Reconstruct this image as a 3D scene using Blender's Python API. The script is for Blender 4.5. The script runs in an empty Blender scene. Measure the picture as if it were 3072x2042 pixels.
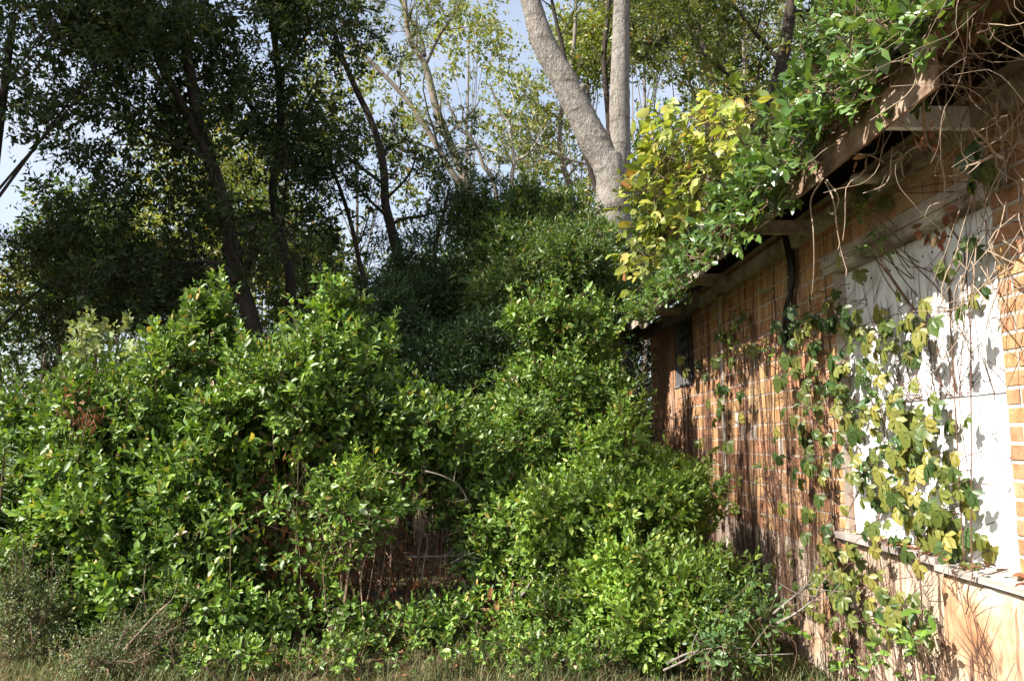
import bpy, math, random
import numpy as np
from mathutils import Vector, Matrix

# ------------------------------------------------------------------ camera, sky, sun
SC = bpy.context.scene
COL = SC.collection
R = math.radians
F = 2353.0
EYE = 1.7
PITCH = math.atan((1320 - 1021) / F)
YAW = math.atan((1536 - 1480) / F)
cam = bpy.data.cameras.new('camera')
cam.sensor_width = 23.5
cam.lens = 18.0
cam.clip_start = 0.05
cam.clip_end = 2000
camo = bpy.data.objects.new('camera', cam)
COL.objects.link(camo)
camo.location = (0, 0, EYE)
camo.rotation_euler = (math.pi / 2 + PITCH, 0, -YAW)
SC.camera = camo

SUN_AZ = R(24)      # how far behind the line square to the wall
SUN_EL = R(43)
TO_SUN = Vector((-math.cos(SUN_AZ) * math.cos(SUN_EL), -math.sin(SUN_AZ) * math.cos(SUN_EL), math.sin(SUN_EL)))
world = bpy.data.worlds.new('World')
SC.world = world
world.use_nodes = True
wn = world.node_tree
wn.nodes.clear()
wo = wn.nodes.new('ShaderNodeOutputWorld')
wb = wn.nodes.new('ShaderNodeBackground')
sky = wn.nodes.new('ShaderNodeTexSky')
sky.sky_type = 'NISHITA'
sky.sun_disc = False
sky.sun_elevation = SUN_EL
sky.sun_rotation = math.atan2(TO_SUN.x, TO_SUN.y)
sky.air_density = 1.0
sky.dust_density = 2.5
sky.ozone_density = 1.0
wb.inputs['Strength'].default_value = 0.10
# thin high cloud over the blue
tc = wn.nodes.new('ShaderNodeTexCoord')
mpw = wn.nodes.new('ShaderNodeMapping'); mpw.inputs['Scale'].default_value = (1.6, 1.6, 4.0)
nz = wn.nodes.new('ShaderNodeTexNoise'); nz.inputs['Scale'].default_value = 1.7; nz.inputs['Detail'].default_value = 5
mrw = wn.nodes.new('ShaderNodeMapRange')
mrw.inputs[1].default_value = .35; mrw.inputs[2].default_value = .7; mrw.inputs[3].default_value = .36; mrw.inputs[4].default_value = .72
mxw = wn.nodes.new('ShaderNodeMixRGB'); mxw.inputs[2].default_value = (3.2, 3.35, 3.6, 1)
wn.links.new(tc.outputs['Generated'], mpw.inputs[0]); wn.links.new(mpw.outputs[0], nz.inputs['Vector'])
wn.links.new(nz.outputs[0], mrw.inputs[0]); wn.links.new(mrw.outputs[0], mxw.inputs[0])
wn.links.new(sky.outputs[0], mxw.inputs[1]); wn.links.new(mxw.outputs[0], wb.inputs[0])
wn.links.new(wb.outputs[0], wo.inputs[0])
sun = bpy.data.lights.new('sun', 'SUN')
sun.energy = 5.0
sun.angle = R(0.53)
sun.color = (1.0, 0.95, 0.86)
suno = bpy.data.objects.new('sun', sun)
COL.objects.link(suno)
suno.rotation_euler = TO_SUN.to_track_quat('Z', 'Y').to_euler()
suno.location = (-20, -10, 25)
SC.view_settings.view_transform = 'Standard'
SC.view_settings.look = 'None'
SC.view_settings.gamma = 1
SC.view_settings.exposure = 1.55
SC.view_settings.use_curve_mapping = False
SC.render.engine = 'CYCLES'
SC.cycles.max_bounces = 7
SC.cycles.transparent_max_bounces = 6
SC.cycles.use_denoising = True

rng = np.random.default_rng(11)
random.seed(5)

# ------------------------------------------------------------------ helpers: rays and noise
_f = np.array([math.sin(YAW) * math.cos(PITCH), math.cos(YAW) * math.cos(PITCH), math.sin(PITCH)])
_r = np.array([math.cos(YAW), -math.sin(YAW), 0.0])
_u = np.cross(_r, _f)


def ray(px, py):
    return _f + _r * ((px - 1536) / F) + _u * ((1021 - py) / F)


def at(px, py, Y):
    d = ray(px, py)
    return np.array([0, 0, EYE]) + d * (Y / d[1])


def on_x(px, py, X):
    d = ray(px, py)
    return np.array([0, 0, EYE]) + d * (X / d[0])


def unit(v):
    v = np.asarray(v, float)
    return v / np.maximum(np.linalg.norm(v, axis=-1, keepdims=True), 1e-9)


_NK = rng.normal(size=(10, 3))
_NP = rng.uniform(0, 6.28, 10)


def lump(P, scale):
    """smooth pseudo noise, about -1..1"""
    k = _NK / scale
    return np.sin(P @ k.T + _NP).sum(1) / 4.0


# ------------------------------------------------------------------ helpers: objects
ORG = {}


def prop(o, label=None, cat=None, group=None, kind=None):
    if label: o['label'] = label
    if cat: o['category'] = cat
    if group: o['group'] = group
    if kind: o['kind'] = kind
    return o


def thing(name, loc, label, cat, group=None):
    o = bpy.data.objects.new(name, None)
    COL.objects.link(o)
    o.empty_display_size = 0.2
    o.location = tuple(loc)
    ORG[o.name] = np.array(loc, float)
    return prop(o, label, cat, group)


def org(o):
    while o is not None:
        if o.name in ORG:
            return ORG[o.name]
        o = o.parent
    return np.zeros(3)


def mesh_arrays(name, V, faces_by_n, attr=None, smooth=False):
    """V (n,3); faces_by_n list of int arrays (m,k)"""
    me = bpy.data.meshes.new(name)
    V = np.asarray(V, np.float32)
    me.vertices.add(len(V))
    me.vertices.foreach_set('co', V.ravel())
    fl = [np.asarray(f, np.int32) for f in faces_by_n if len(f)]
    loops = np.concatenate([f.ravel() for f in fl])
    tot = np.concatenate([np.full(len(f), f.shape[1], np.int32) for f in fl])
    start = np.concatenate([[0], np.cumsum(tot)[:-1]]).astype(np.int32)
    me.loops.add(len(loops))
    me.loops.foreach_set('vertex_index', loops)
    me.polygons.add(len(tot))
    me.polygons.foreach_set('loop_start', start)
    if smooth:
        me.polygons.foreach_set('use_smooth', np.ones(len(tot), bool))
    if attr is not None:
        a = me.attributes.new('rnd', 'FLOAT', 'POINT')
        a.data.foreach_set('value', np.asarray(attr, np.float32))
    me.update(calc_edges=True)
    if smooth is False:
        me.polygons.foreach_set('use_smooth', np.zeros(len(tot), bool))
    return me


def link(name, me, parent, mat, kind=None):
    o = bpy.data.objects.new(name, me)
    COL.objects.link(o)
    if parent is not None:
        o.parent = parent
    if mat is not None and len(me.materials) == 0:
        me.materials.append(mat)
    if kind:
        o['kind'] = kind
    return o


class MB:
    """collects boxes, tubes, sheets in world coordinates; build() makes ONE object"""

    def __init__(s):
        s.V = []; s.F3 = []; s.F4 = []; s.A = []; s.n = 0

    def add(s, V, F4=None, F3=None, a=None):
        V = np.asarray(V, float)
        if F4 is not None and len(F4): s.F4.append(np.asarray(F4, int) + s.n)
        if F3 is not None and len(F3): s.F3.append(np.asarray(F3, int) + s.n)
        s.V.append(V)
        s.A.append(np.full(len(V), rng.random() if a is None else a))
        s.n += len(V)

    def box(s, x0, x1, y0, y1, z0, z1):
        V = [(x, y, z) for x in (x0, x1) for y in (y0, y1) for z in (z0, z1)]
        s.add(V, [(0, 1, 3, 2), (4, 6, 7, 5), (0, 4, 5, 1), (2, 3, 7, 6), (0, 2, 6, 4), (1, 5, 7, 3)])

    def tube(s, pts, rad, sides=6, wob=0.0, cap=True, a=None):
        P = np.asarray(pts, float); k = len(P)
        rad = np.broadcast_to(np.asarray(rad, float), (k,))
        T = np.gradient(P, axis=0); T = unit(T)
        ref = np.array([0.31, 0.9, 0.13]) if abs(T[:, 1]).mean() < 0.8 else np.array([0.9, 0.1, 0.3])
        B = unit(np.cross(T, ref)); N = np.cross(B, T)
        ang = np.linspace(0, 2 * np.pi, sides, endpoint=False)
        rr = rad[:, None] * (1 + (rng.normal(0, wob, (k, sides)) if wob else 0))
        V = P[:, None, :] + rr[..., None] * (np.cos(ang)[None, :, None] * B[:, None, :] + np.sin(ang)[None, :, None] * N[:, None, :])
        i = np.arange(k - 1)[:, None] * sides; j = np.arange(sides)[None, :]; j2 = (j + 1) % sides
        q = np.stack([i + j, i + j2, i + sides + j2, i + sides + j], -1).reshape(-1, 4)
        V = V.reshape(-1, 3)
        f3 = None
        if cap:
            V = np.vstack([V, P[-1] + T[-1] * rad[-1] * 0.6, P[0]])
            e = (k - 1) * sides
            f3 = [(e + a_, e + (a_ + 1) % sides, k * sides) for a_ in range(sides)] + [((a_ + 1) % sides, a_, k * sides + 1) for a_ in range(sides)]
        s.add(V, q, f3, a)

    def build(s, name, mat, parent=None, smooth=False, kind=None):
        V = np.vstack(s.V) - (org(parent) if parent is not None else 0)
        fs = []
        if s.F4: fs.append(np.vstack(s.F4))
        if s.F3: fs.append(np.vstack(s.F3))
        me = mesh_arrays(name, V, fs, np.concatenate(s.A), smooth)
        return link(name, me, parent, mat, kind)


def smooth_path(pts, n=14):
    P = np.asarray(pts, float)
    if len(P) < 3:
        t = np.linspace(0, 1, n)[:, None]
        return P[0] * (1 - t) + P[-1] * t
    Q = np.vstack([2 * P[0] - P[1], P, 2 * P[-1] - P[-2]])
    out = []
    segs = len(P) - 1
    for u in np.linspace(0, segs - 1e-6, n):
        i = int(u); t = u - i
        a, b, c, d = Q[i], Q[i + 1], Q[i + 2], Q[i + 3]
        out.append(0.5 * (2 * b + (c - a) * t + (2 * a - 5 * b + 4 * c - d) * t * t + (3 * b - a - 3 * c + d) * t ** 3))
    return np.array(out)


# ------------------------------------------------------------------ leaves
# template: (x along, y across, z up), faces
NEAR_V = np.array([(0, 0, 0), (.28, 0, -.015), (.68, 0, -.01), (1, 0, -.07), (.28, .40, .07), (.68, .40, .05), (.28, -.40, .07), (.68, -.40, .05)])
NEAR_3 = np.array([(0, 1, 4), (2, 3, 5), (0, 6, 1), (2, 7, 3)])
NEAR_4 = np.array([(1, 2, 5, 4), (1, 6, 7, 2)])
MID_V = np.array([(0, 0, 0), (.45, .45, .09), (1, 0, -.06), (.45, -.45, .09), (.5, 0, 0)])
MID_3 = np.array([(0, 4, 1), (4, 2, 1), (0, 3, 4), (4, 3, 2)])
FAR_V = np.array([(0, 0, 0), (.5, .5, .05), (1, 0, -.05), (.5, -.5, .05)])
FAR_4 = np.array([(0, 3, 2, 1)])
TM = {'near': (NEAR_V, NEAR_3, NEAR_4), 'mid': (MID_V, MID_3, None), 'far': (FAR_V, None, FAR_4)}


class Leaves:
    def __init__(s):
        s.P = []; s.D = []; s.N = []; s.L = []; s.W = []; s.R = []

    def add(s, P, D, N, L, W, Rn=None):
        n = len(P)
        s.P.append(P); s.D.append(D); s.N.append(N)
        s.L.append(np.broadcast_to(L, (n,))); s.W.append(np.broadcast_to(W, (n,)))
        s.R.append(rng.random(n) if Rn is None else np.broadcast_to(Rn, (n,)))

    def arrays(s):
        return [np.concatenate(a) for a in (s.P, s.D, s.N, s.L, s.W, s.R)]

    def mesh(s, name, o, tmpl='mid', keep=None):
        P, D, N, L, W, Rn = s.arrays()
        if keep is not None:
            P, D, N, L, W, Rn = (a[keep] for a in (P, D, N, L, W, Rn))
        TV, T3, T4 = TM[tmpl]
        B = unit(np.cross(N, D)); N = np.cross(D, B)
        V = (P - o)[:, None, :] + TV[None, :, 0:1] * (L[:, None] * D)[:, None, :] + TV[None, :, 1:2] * (W[:, None] * B)[:, None, :] + TV[None, :, 2:3] * (L[:, None] * N)[:, None, :]
        n, k = len(P), len(TV)
        off = (np.arange(n) * k)[:, None, None]
        fs = []
        if T4 is not None: fs.append((T4[None] + off).reshape(-1, 4))
        if T3 is not None: fs.append((T3[None] + off).reshape(-1, 3))
        return mesh_arrays(name, V.reshape(-1, 3), fs, np.repeat(Rn, k), smooth=(tmpl == 'near'))

    def build(s, name, mat, parent, tmpl='mid', kind='stuff', keep=None):
        return link(name, s.mesh(name, org(parent), tmpl, keep), parent, mat, kind)


LEAF_MESH = {}


def leaf_objects(lv, mat, parent, idx, name='leaf'):
    """single leaves as objects that share one mesh"""
    key = mat.name
    if key not in LEAF_MESH:
        me = mesh_arrays('leaf', NEAR_V, [NEAR_4, NEAR_3], np.zeros(len(NEAR_V)), True)
        me.materials.append(mat)
        LEAF_MESH[key] = me
    P, D, N, L, W, Rn = lv
    o0 = org(parent)
    for i in idx:
        d = D[i]; b = unit(np.cross(N[i], d)); n = np.cross(d, b)
        o = bpy.data.objects.new(name, LEAF_MESH[key])
        COL.objects.link(o)
        o.parent = parent
        M = Matrix.Identity(4)
        for r_ in range(3):
            M[r_][0] = d[r_] * L[i]; M[r_][1] = b[r_] * W[i]; M[r_][2] = n[r_] * L[i]
            M[r_][3] = P[i][r_] - o0[r_]
        o.matrix_basis = M


def sprigs(lv, base, T, n_leaf, llen, lw, spread=0.95, up=0.35, length=0.2, jitter=0.25, droop=0.0):
    """leaves set spirally on short twigs. base (m,3), T (m,3) unit."""
    m = len(base)
    ref = unit(np.cross(T, rng.normal(size=(m, 3))))
    ref2 = np.cross(T, ref)
    length = np.broadcast_to(length, (m,))
    llen = llen * rng.uniform(.6, 1.15, m)
    for i in range(n_leaf):
        s = (i + 0.5) / n_leaf
        a = 2.39996 * i + rng.normal(0, .3, m)
        rad = np.cos(a)[:, None] * ref + np.sin(a)[:, None] * ref2
        sp = spread * (1.15 - 0.75 * s) + rng.normal(0, .15, m)
        D = unit(np.cos(sp)[:, None] * T + np.sin(sp)[:, None] * rad + rng.normal(0, jitter * .5, (m, 3)) - np.array([0, 0, droop]))
        Nn = T - (T * D).sum(1)[:, None] * D + np.array([0, 0, up]) + rng.normal(0, jitter, (m, 3))
        sz = rng.uniform(.65, 1.15, m) * (0.75 + 0.5 * math.sin(math.pi * min(1, s + .15)))
        lv.add(base + T * (length * s)[:, None] + rng.normal(0, .006, (m, 3)), D, unit(Nn), llen * sz, llen * lw * sz * rng.uniform(.75, 1.2, m))


def blob_points(bl, n, inner=0.72, hole=0.0, hs=0.5, face=0.0, bottom=-0.75, lo=0.0, rough=.10):
    """points in the shell of lumpy ellipsoids bl = [(c, (rx,ry,rz)), ...] with outward normals"""
    C = np.array([b[0] for b in bl]); RR = np.array([b[1] for b in bl])
    w = (RR[:, 0] * RR[:, 2] + RR[:, 1] * RR[:, 2] + RR[:, 0] * RR[:, 1]); w = w / w.sum()
    outP, outN, got = [], [], 0
    for _ in range(60):
        m = int(n * 2.2) + 50
        k = rng.choice(len(bl), m, p=w)
        d = unit(rng.normal(size=(m, 3)) + np.array([0, -face, 0]))
        d = d[(d[:, 2] > bottom)]; k = k[:len(d)]
        r = 1 - (1 - inner) * rng.random(len(d)) ** 1.4
        P = C[k] + d * RR[k] * r[:, None]
        P += d * ((lump(P, 0.35) * rough + lump(P + 4, .13) * rough * .6)[:, None] * RR[k].mean(1)[:, None])
        ok = np.ones(len(P), bool)
        for j in range(len(bl)):
            q = np.linalg.norm((P - C[j]) / RR[j], axis=1)
            ok &= (q > inner * 0.9) | (k == j)
        if hole > 0:
            ok &= lump(P, hs) > (-1.0 + hole) + rng.normal(0, .25, len(P))
        if lo is not None:
            ok &= P[:, 2] > lo
        nn = unit(d / RR[k])
        outP.append(P[ok]); outN.append(nn[ok]); got += ok.sum()
        if got >= n: break
    P = np.vstack(outP)[:n]; N = np.vstack(outN)[:n]
    return P, N


# ------------------------------------------------------------------ materials
def mat_new(name):
    m = bpy.data.materials.new(name)
    m.use_nodes = True
    nt = m.node_tree
    nt.nodes.clear()
    out = nt.nodes.new('ShaderNodeOutputMaterial')
    return m, nt, out


def ramp(nt, stops, interp='LINEAR'):
    n = nt.nodes.new('ShaderNodeValToRGB')
    n.color_ramp.interpolation = interp
    el = n.color_ramp.elements
    while len(el) < len(stops): el.new(0.5)
    for e, (p, c) in zip(el, stops):
        e.position = p; e.color = (*c, 1)
    return n


def leaf_mat(name, stops, rough=0.4, trans=0.3, spec=0.5, tint=(1.25, 1.15, 0.5), patch=0.25):
    m, nt, out = mat_new(name)
    L = nt.links
    at_ = nt.nodes.new('ShaderNodeAttribute'); at_.attribute_name = 'rnd'
    oi = nt.nodes.new('ShaderNodeObjectInfo')
    ad = nt.nodes.new('ShaderNodeMath'); ad.operation = 'ADD'
    fr = nt.nodes.new('ShaderNodeMath'); fr.operation = 'FRACT'
    L.new(at_.outputs['Fac'], ad.inputs[0]); L.new(oi.outputs['Random'], ad.inputs[1]); L.new(ad.outputs[0], fr.inputs[0])
    cr = ramp(nt, stops); L.new(fr.outputs[0], cr.inputs[0])
    # patches of younger and older growth
    geo = nt.nodes.new('ShaderNodeNewGeometry')
    no = nt.nodes.new('ShaderNodeTexNoise'); no.inputs['Scale'].default_value = 1.7; no.inputs['Detail'].default_value = 2
    L.new(geo.outputs['Position'], no.inputs['Vector'])
    mr = nt.nodes.new('ShaderNodeMapRange'); mr.inputs[1].default_value = .3; mr.inputs[2].default_value = .7
    mr.inputs[3].default_value = 1 - patch; mr.inputs[4].default_value = 1 + patch
    L.new(no.outputs[0], mr.inputs[0])
    mu = nt.nodes.new('ShaderNodeVectorMath'); mu.operation = 'SCALE'
    L.new(cr.outputs[0], mu.inputs[0]); L.new(mr.outputs[0], mu.inputs['Scale'])
    # paler leaf underside
    bk = nt.nodes.new('ShaderNodeMixRGB'); bk.inputs[2].default_value = (.17, .21, .10, 1)
    bf = nt.nodes.new('ShaderNodeMath'); bf.operation = 'MULTIPLY'; bf.inputs[1].default_value = .35
    L.new(geo.outputs['Backfacing'], bf.inputs[0]); L.new(bf.outputs[0], bk.inputs[0]); L.new(mu.outputs[0], bk.inputs[1])
    p = nt.nodes.new('ShaderNodeBsdfPrincipled')
    p.inputs['Roughness'].default_value = rough
    p.inputs['Specular IOR Level'].default_value = spec
    L.new(bk.outputs[0], p.inputs['Base Color'])
    if trans > 0:
        t = nt.nodes.new('ShaderNodeBsdfTranslucent')
        tm = nt.nodes.new('ShaderNodeVectorMath'); tm.operation = 'MULTIPLY'; tm.inputs[1].default_value = tint
        L.new(mu.outputs[0], tm.inputs[0]); L.new(tm.outputs[0], t.inputs[0])
        mx = nt.nodes.new('ShaderNodeMixShader'); mx.inputs[0].default_value = trans
        L.new(p.outputs[0], mx.inputs[1]); L.new(t.outputs[0], mx.inputs[2]); L.new(mx.outputs[0], out.inputs[0])
    else:
        L.new(p.outputs[0], out.inputs[0])
    return m


def rough_mat(name, stops, scale=(6, 6, 6), detail=6, rough=0.85, bump=0.4, bscale=None, dist=0.02, spec=0.25, second=None, objvar=0.0):
    """noise coloured surface; scale is per axis in world space. second=(scale3, colour, lo, hi): stains"""
    m, nt, out = mat_new(name)
    L = nt.links
    geo = nt.nodes.new('ShaderNodeNewGeometry')

    def noise(sc, det):
        mp = nt.nodes.new('ShaderNodeMapping'); mp.inputs['Scale'].default_value = sc
        n = nt.nodes.new('ShaderNodeTexNoise'); n.inputs['Scale'].default_value = 1; n.inputs['Detail'].default_value = det
        n.inputs['Roughness'].default_value = .62
        L.new(geo.outputs['Position'], mp.inputs[0]); L.new(mp.outputs[0], n.inputs['Vector'])
        return n
    n1 = noise(scale, detail)
    cr = ramp(nt, stops); L.new(n1.outputs[0], cr.inputs[0])
    col = cr.outputs[0]
    for sec in (second or []):
        n2 = noise(sec[0], 5)
        r2 = ramp(nt, [(sec[2], (0, 0, 0)), (sec[3], (1, 1, 1))]); L.new(n2.outputs[0], r2.inputs[0])
        mx = nt.nodes.new('ShaderNodeMixRGB'); mx.inputs[2].default_value = (*sec[1], 1)
        L.new(r2.outputs[0], mx.inputs[0]); L.new(col, mx.inputs[1]); col = mx.outputs[0]
    if objvar:
        oi = nt.nodes.new('ShaderNodeObjectInfo')
        hs = nt.nodes.new('ShaderNodeHueSaturation')
        mr = nt.nodes.new('ShaderNodeMapRange'); mr.inputs[3].default_value = 1 - objvar; mr.inputs[4].default_value = 1 + objvar
        L.new(oi.outputs['Random'], mr.inputs[0]); L.new(mr.outputs[0], hs.inputs['Value'])
        mr2 = nt.nodes.new('ShaderNodeMapRange'); mr2.inputs[3].default_value = .485; mr2.inputs[4].default_value = .515
        ml = nt.nodes.new('ShaderNodeMath'); ml.operation = 'MULTIPLY'; ml.inputs[1].default_value = 7.31
        f2 = nt.nodes.new('ShaderNodeMath'); f2.operation = 'FRACT'
        L.new(oi.outputs['Random'], ml.inputs[0]); L.new(ml.outputs[0], f2.inputs[0]); L.new(f2.outputs[0], mr2.inputs[0]); L.new(mr2.outputs[0], hs.inputs['Hue'])
        L.new(col, hs.inputs['Color']); col = hs.outputs[0]
    p = nt.nodes.new('ShaderNodeBsdfPrincipled')
    p.inputs['Roughness'].default_value = rough; p.inputs['Specular IOR Level'].default_value = spec
    L.new(col, p.inputs['Base Color'])
    if bump:
        n3 = noise(bscale or tuple(s * 2.5 for s in scale), 5)
        b = nt.nodes.new('ShaderNodeBump'); b.inputs['Strength'].default_value = bump; b.inputs['Distance'].default_value = dist
        L.new(n3.outputs[0], b.inputs['Height']); L.new(b.outputs[0], p.inputs['Normal'])
    L.new(p.outputs[0], out.inputs[0])
    return m


M = {}
M['laurel'] = leaf_mat('laurel_leaf', [(0, (.05, .105, .014)), (.35, (.09, .175, .022)), (.7, (.15, .255, .036)), (.93, (.22, .32, .06)), (.965, (.30, .33, .08)), (.985, (.38, .30, .08)), (1, (.20, .10, .045))], rough=.46, trans=.3, spec=.55, tint=(1.2, 1.15, .4), patch=.35)
M['laurel_bright'] = leaf_mat('laurel_bright_leaf', [(0, (.07, .14, .016)), (.5, (.14, .24, .03)), (.85, (.22, .33, .045)), (.97, (.31, .38, .07)), (1, (.40, .32, .09))], rough=.46, trans=.32, spec=.55, tint=(1.2, 1.15, .4), patch=.3)
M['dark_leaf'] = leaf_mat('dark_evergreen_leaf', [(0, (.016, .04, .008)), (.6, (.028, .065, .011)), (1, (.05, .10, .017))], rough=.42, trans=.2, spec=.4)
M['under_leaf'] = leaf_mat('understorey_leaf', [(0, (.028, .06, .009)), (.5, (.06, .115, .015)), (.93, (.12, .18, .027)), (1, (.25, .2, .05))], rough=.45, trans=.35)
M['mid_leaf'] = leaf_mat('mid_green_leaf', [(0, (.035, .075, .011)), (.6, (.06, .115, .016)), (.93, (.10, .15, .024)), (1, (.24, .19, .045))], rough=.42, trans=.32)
M['canopy'] = leaf_mat('shade_canopy_leaf', [(0, (.011, .023, .004)), (.6, (.023, .043, .007)), (.95, (.048, .075, .012)), (1, (.16, .13, .03))], rough=.5, trans=.35, spec=.3, tint=(1.6, 1.5, .5))  # leaf colour lowered so the deep canopy shade is in the albedo
M['autumn'] = leaf_mat('pale_autumn_leaf', [(0, (.10, .14, .022)), (.4, (.15, .19, .03)), (.75, (.22, .24, .04)), (.95, (.30, .28, .055)), (1, (.32, .18, .045))], rough=.5, trans=.4, tint=(1.2, 1.15, .5))
M['autumn2'] = leaf_mat('olive_autumn_leaf', [(0, (.06, .095, .015)), (.5, (.10, .14, .02)), (.88, (.17, .19, .03)), (.97, (.28, .22, .05)), (1, (.28, .12, .035))], rough=.45, trans=.38, tint=(1.2, 1.15, .5))
M['roof_leaf'] = leaf_mat('glossy_roof_vine_leaf', [(0, (.05, .11, .022)), (.6, (.09, .17, .032)), (.95, (.14, .22, .045)), (1, (.17, .25, .05))], rough=.36, trans=.3, spec=.65, patch=.3)
M['yellow_leaf'] = leaf_mat('yellowing_vine_leaf', [(0, (.14, .20, .03)), (.4, (.25, .30, .045)), (.8, (.38, .39, .06)), (.95, (.46, .40, .09)), (1, (.32, .14, .05))], rough=.45, trans=.4, tint=(1.15, 1.15, .5), patch=.15)
M['creeper'] = leaf_mat('olive_creeper_leaf', [(0, (.075, .11, .024)), (.35, (.135, .16, .034)), (.8, (.21, .21, .048)), (1, (.27, .24, .06))], rough=.45, trans=.3, tint=(1.15, 1.1, .5), patch=.2)
M['creeper_dark'] = leaf_mat('green_creeper_leaf', [(0, (.035, .07, .02)), (.6, (.065, .105, .027)), (1, (.13, .155, .04))], rough=.42, trans=.3, patch=.15)
M['dead_leaf'] = leaf_mat('dead_brown_leaf', [(0, (.12, .045, .022)), (.5, (.22, .085, .04)), (.85, (.30, .14, .07)), (1, (.38, .22, .12))], rough=.7, trans=.2, spec=.2, tint=(1.2, .9, .6))
M['weed'] = leaf_mat('weed_leaf', [(0, (.055, .095, .03)), (.6, (.10, .15, .05)), (1, (.2, .2, .08))], rough=.55, trans=.3)
M['round_leaf'] = leaf_mat('pale_round_leaf', [(0, (.13, .18, .06)), (.6, (.22, .27, .11)), (1, (.34, .36, .17))], rough=.5, trans=.35, spec=.4)
M['bluish'] = leaf_mat('bluish_green_leaf', [(0, (.05, .11, .035)), (.6, (.085, .16, .05)), (1, (.14, .21, .07))], rough=.4, trans=.3)
M['grass'] = leaf_mat('grass_blade', [(0, (.04, .065, .014)), (.45, (.075, .10, .024)), (.75, (.16, .14, .055)), (1, (.28, .22, .11))], rough=.6, trans=.3, spec=.3)
M['bark_pale'] = rough_mat('pale_grey_bark', [(.25, (.12, .106, .092)), (.5, (.215, .192, .17)), (.75, (.31, .282, .255))], (14, 14, 5.0), 10, .92, 1.0, (26, 26, 12), .05, .15,
                           second=[((2.0, 2.0, 9), (.085, .07, .058), .54, .70), ((30, 30, 6), (.10, .082, .068), .56, .72)])
M['bark_mid'] = rough_mat('mid_grey_bark', [(.3, (.11, .09, .072)), (.6, (.20, .17, .14)), (.8, (.28, .25, .21))], (12, 12, 4), 6, .9, .6, (30, 30, 8), .01)
M['bark_white'] = rough_mat('whitish_bark', [(.3, (.34, .29, .25)), (.55, (.52, .46, .41)), (.8, (.62, .57, .52))], (10, 10, 5), 6, .9, .5, (30, 30, 8), .01)
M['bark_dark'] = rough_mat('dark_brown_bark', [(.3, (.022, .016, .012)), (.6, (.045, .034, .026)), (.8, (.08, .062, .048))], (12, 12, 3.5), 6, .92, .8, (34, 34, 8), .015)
M['twig'] = rough_mat('brown_twig', [(.3, (.10, .06, .04)), (.7, (.2, .13, .09))], (20, 20, 20), 3, .85, 0)
M['dry_twig'] = rough_mat('pale_dry_twig', [(.3, (.20, .145, .10)), (.7, (.34, .265, .195))], (25, 25, 25), 3, .8, 0)
M['grey_twig'] = rough_mat('grey_dead_wood', [(.3, (.12, .10, .085)), (.7, (.23, .20, .175))], (25, 25, 25), 4, .85, .3)
M['wall_vine'] = rough_mat('wall_vine_stem', [(.3, (.055, .03, .02)), (.7, (.15, .08, .055))], (30, 30, 12), 3, .9, 0)
M['tile'] = rough_mat('ribbed_clay_tile', [(.25, (.17, .08, .038)), (.45, (.34, .175, .082)), (.6, (.45, .25, .13)), (.8, (.52, .35, .22))], (16, 16, 1.1), 6, .85, .5, (70, 70, 2.5), .012, .2,
                       second=[((9, 9, .5), (.09, .042, .024), .54, .68), ((1.4, 1.4, .9), (.38, .26, .175), .52, .68), ((.8, .8, 1.3), (.15, .078, .045), .56, .70), ((24, 24, .5), (.46, .33, .23), .57, .70), ((3, 3, 1.5), (.10, .05, .03), .62, .75)], objvar=.12)
M['brick'] = rough_mat('orange_brick', [(.25, (.22, .108, .05)), (.5, (.37, .20, .10)), (.75, (.46, .29, .17))], (14, 14, 14), 6, .9, .6, (60, 60, 60), .008, .2, objvar=.14,
                        second=[((25, 25, 6), (.2, .1, .05), .62, .75)])
M['mortar'] = rough_mat('grey_mortar', [(.3, (.33, .27, .22)), (.7, (.50, .44, .385))], (20, 20, 20), 5, .95, .4, None, .01, .1,
                         second=[((6, 6, 1.2), (.26, .16, .10), .55, .72)])
M['stucco'] = rough_mat('cream_stucco', [(.3, (.33, .25, .185)), (.55, (.44, .36, .28)), (.8, (.52, .44, .36))], (5, 5, 2.2), 7, .92, .35, (40, 40, 40), .008, .15,
                         second=[((26, 26, .8), (.20, .13, .085), .52, .62), ((1.6, 1.6, 1.3), (.40, .22, .12), .52, .66), ((7, 7, 3), (.16, .12, .09), .60, .74)])
M['stucco_orange'] = rough_mat('orange_painted_stucco', [(.32, (.34, .17, .085)), (.44, (.42, .25, .145)), (.52, (.44, .32, .225)), (.62, (.46, .38, .31)), (.8, (.50, .43, .36))], (2.6, 2.6, 2.2), 7, .9, .35, (40, 40, 40), .008, .15,
                                second=[((26, 26, 1.0), (.22, .12, .07), .54, .66), ((6, 6, 4), (.52, .42, .33), .60, .70), ((9, 9, 5), (.17, .10, .065), .60, .72)])
M['white_paint'] = rough_mat('white_door_paint', [(.3, (.66, .665, .675)), (.6, (.74, .745, .755)), (.8, (.79, .79, .795))], (7, 7, 1.5), 6, .6, .12, (40, 40, 6), .004, .3,
                              second=[((16, 16, 1.0), (.40, .37, .33), .56, .72), ((5, 5, 5), (.34, .29, .24), .62, .74)])
M['trim_paint'] = rough_mat('weathered_shaded_cream_trim', [(.3, (.24, .20, .16)), (.55, (.40, .355, .30)), (.8, (.52, .47, .41))], (8, 8, 8), 7, .8, .3, (30, 30, 30), .006, .2,  # weathering and rot stains, darkened further for vine shade on the fascia
                             second=[((3, 3, 5), (.13, .085, .055), .50, .66), ((18, 18, 18), (.20, .12, .07), .58, .7)])
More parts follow.
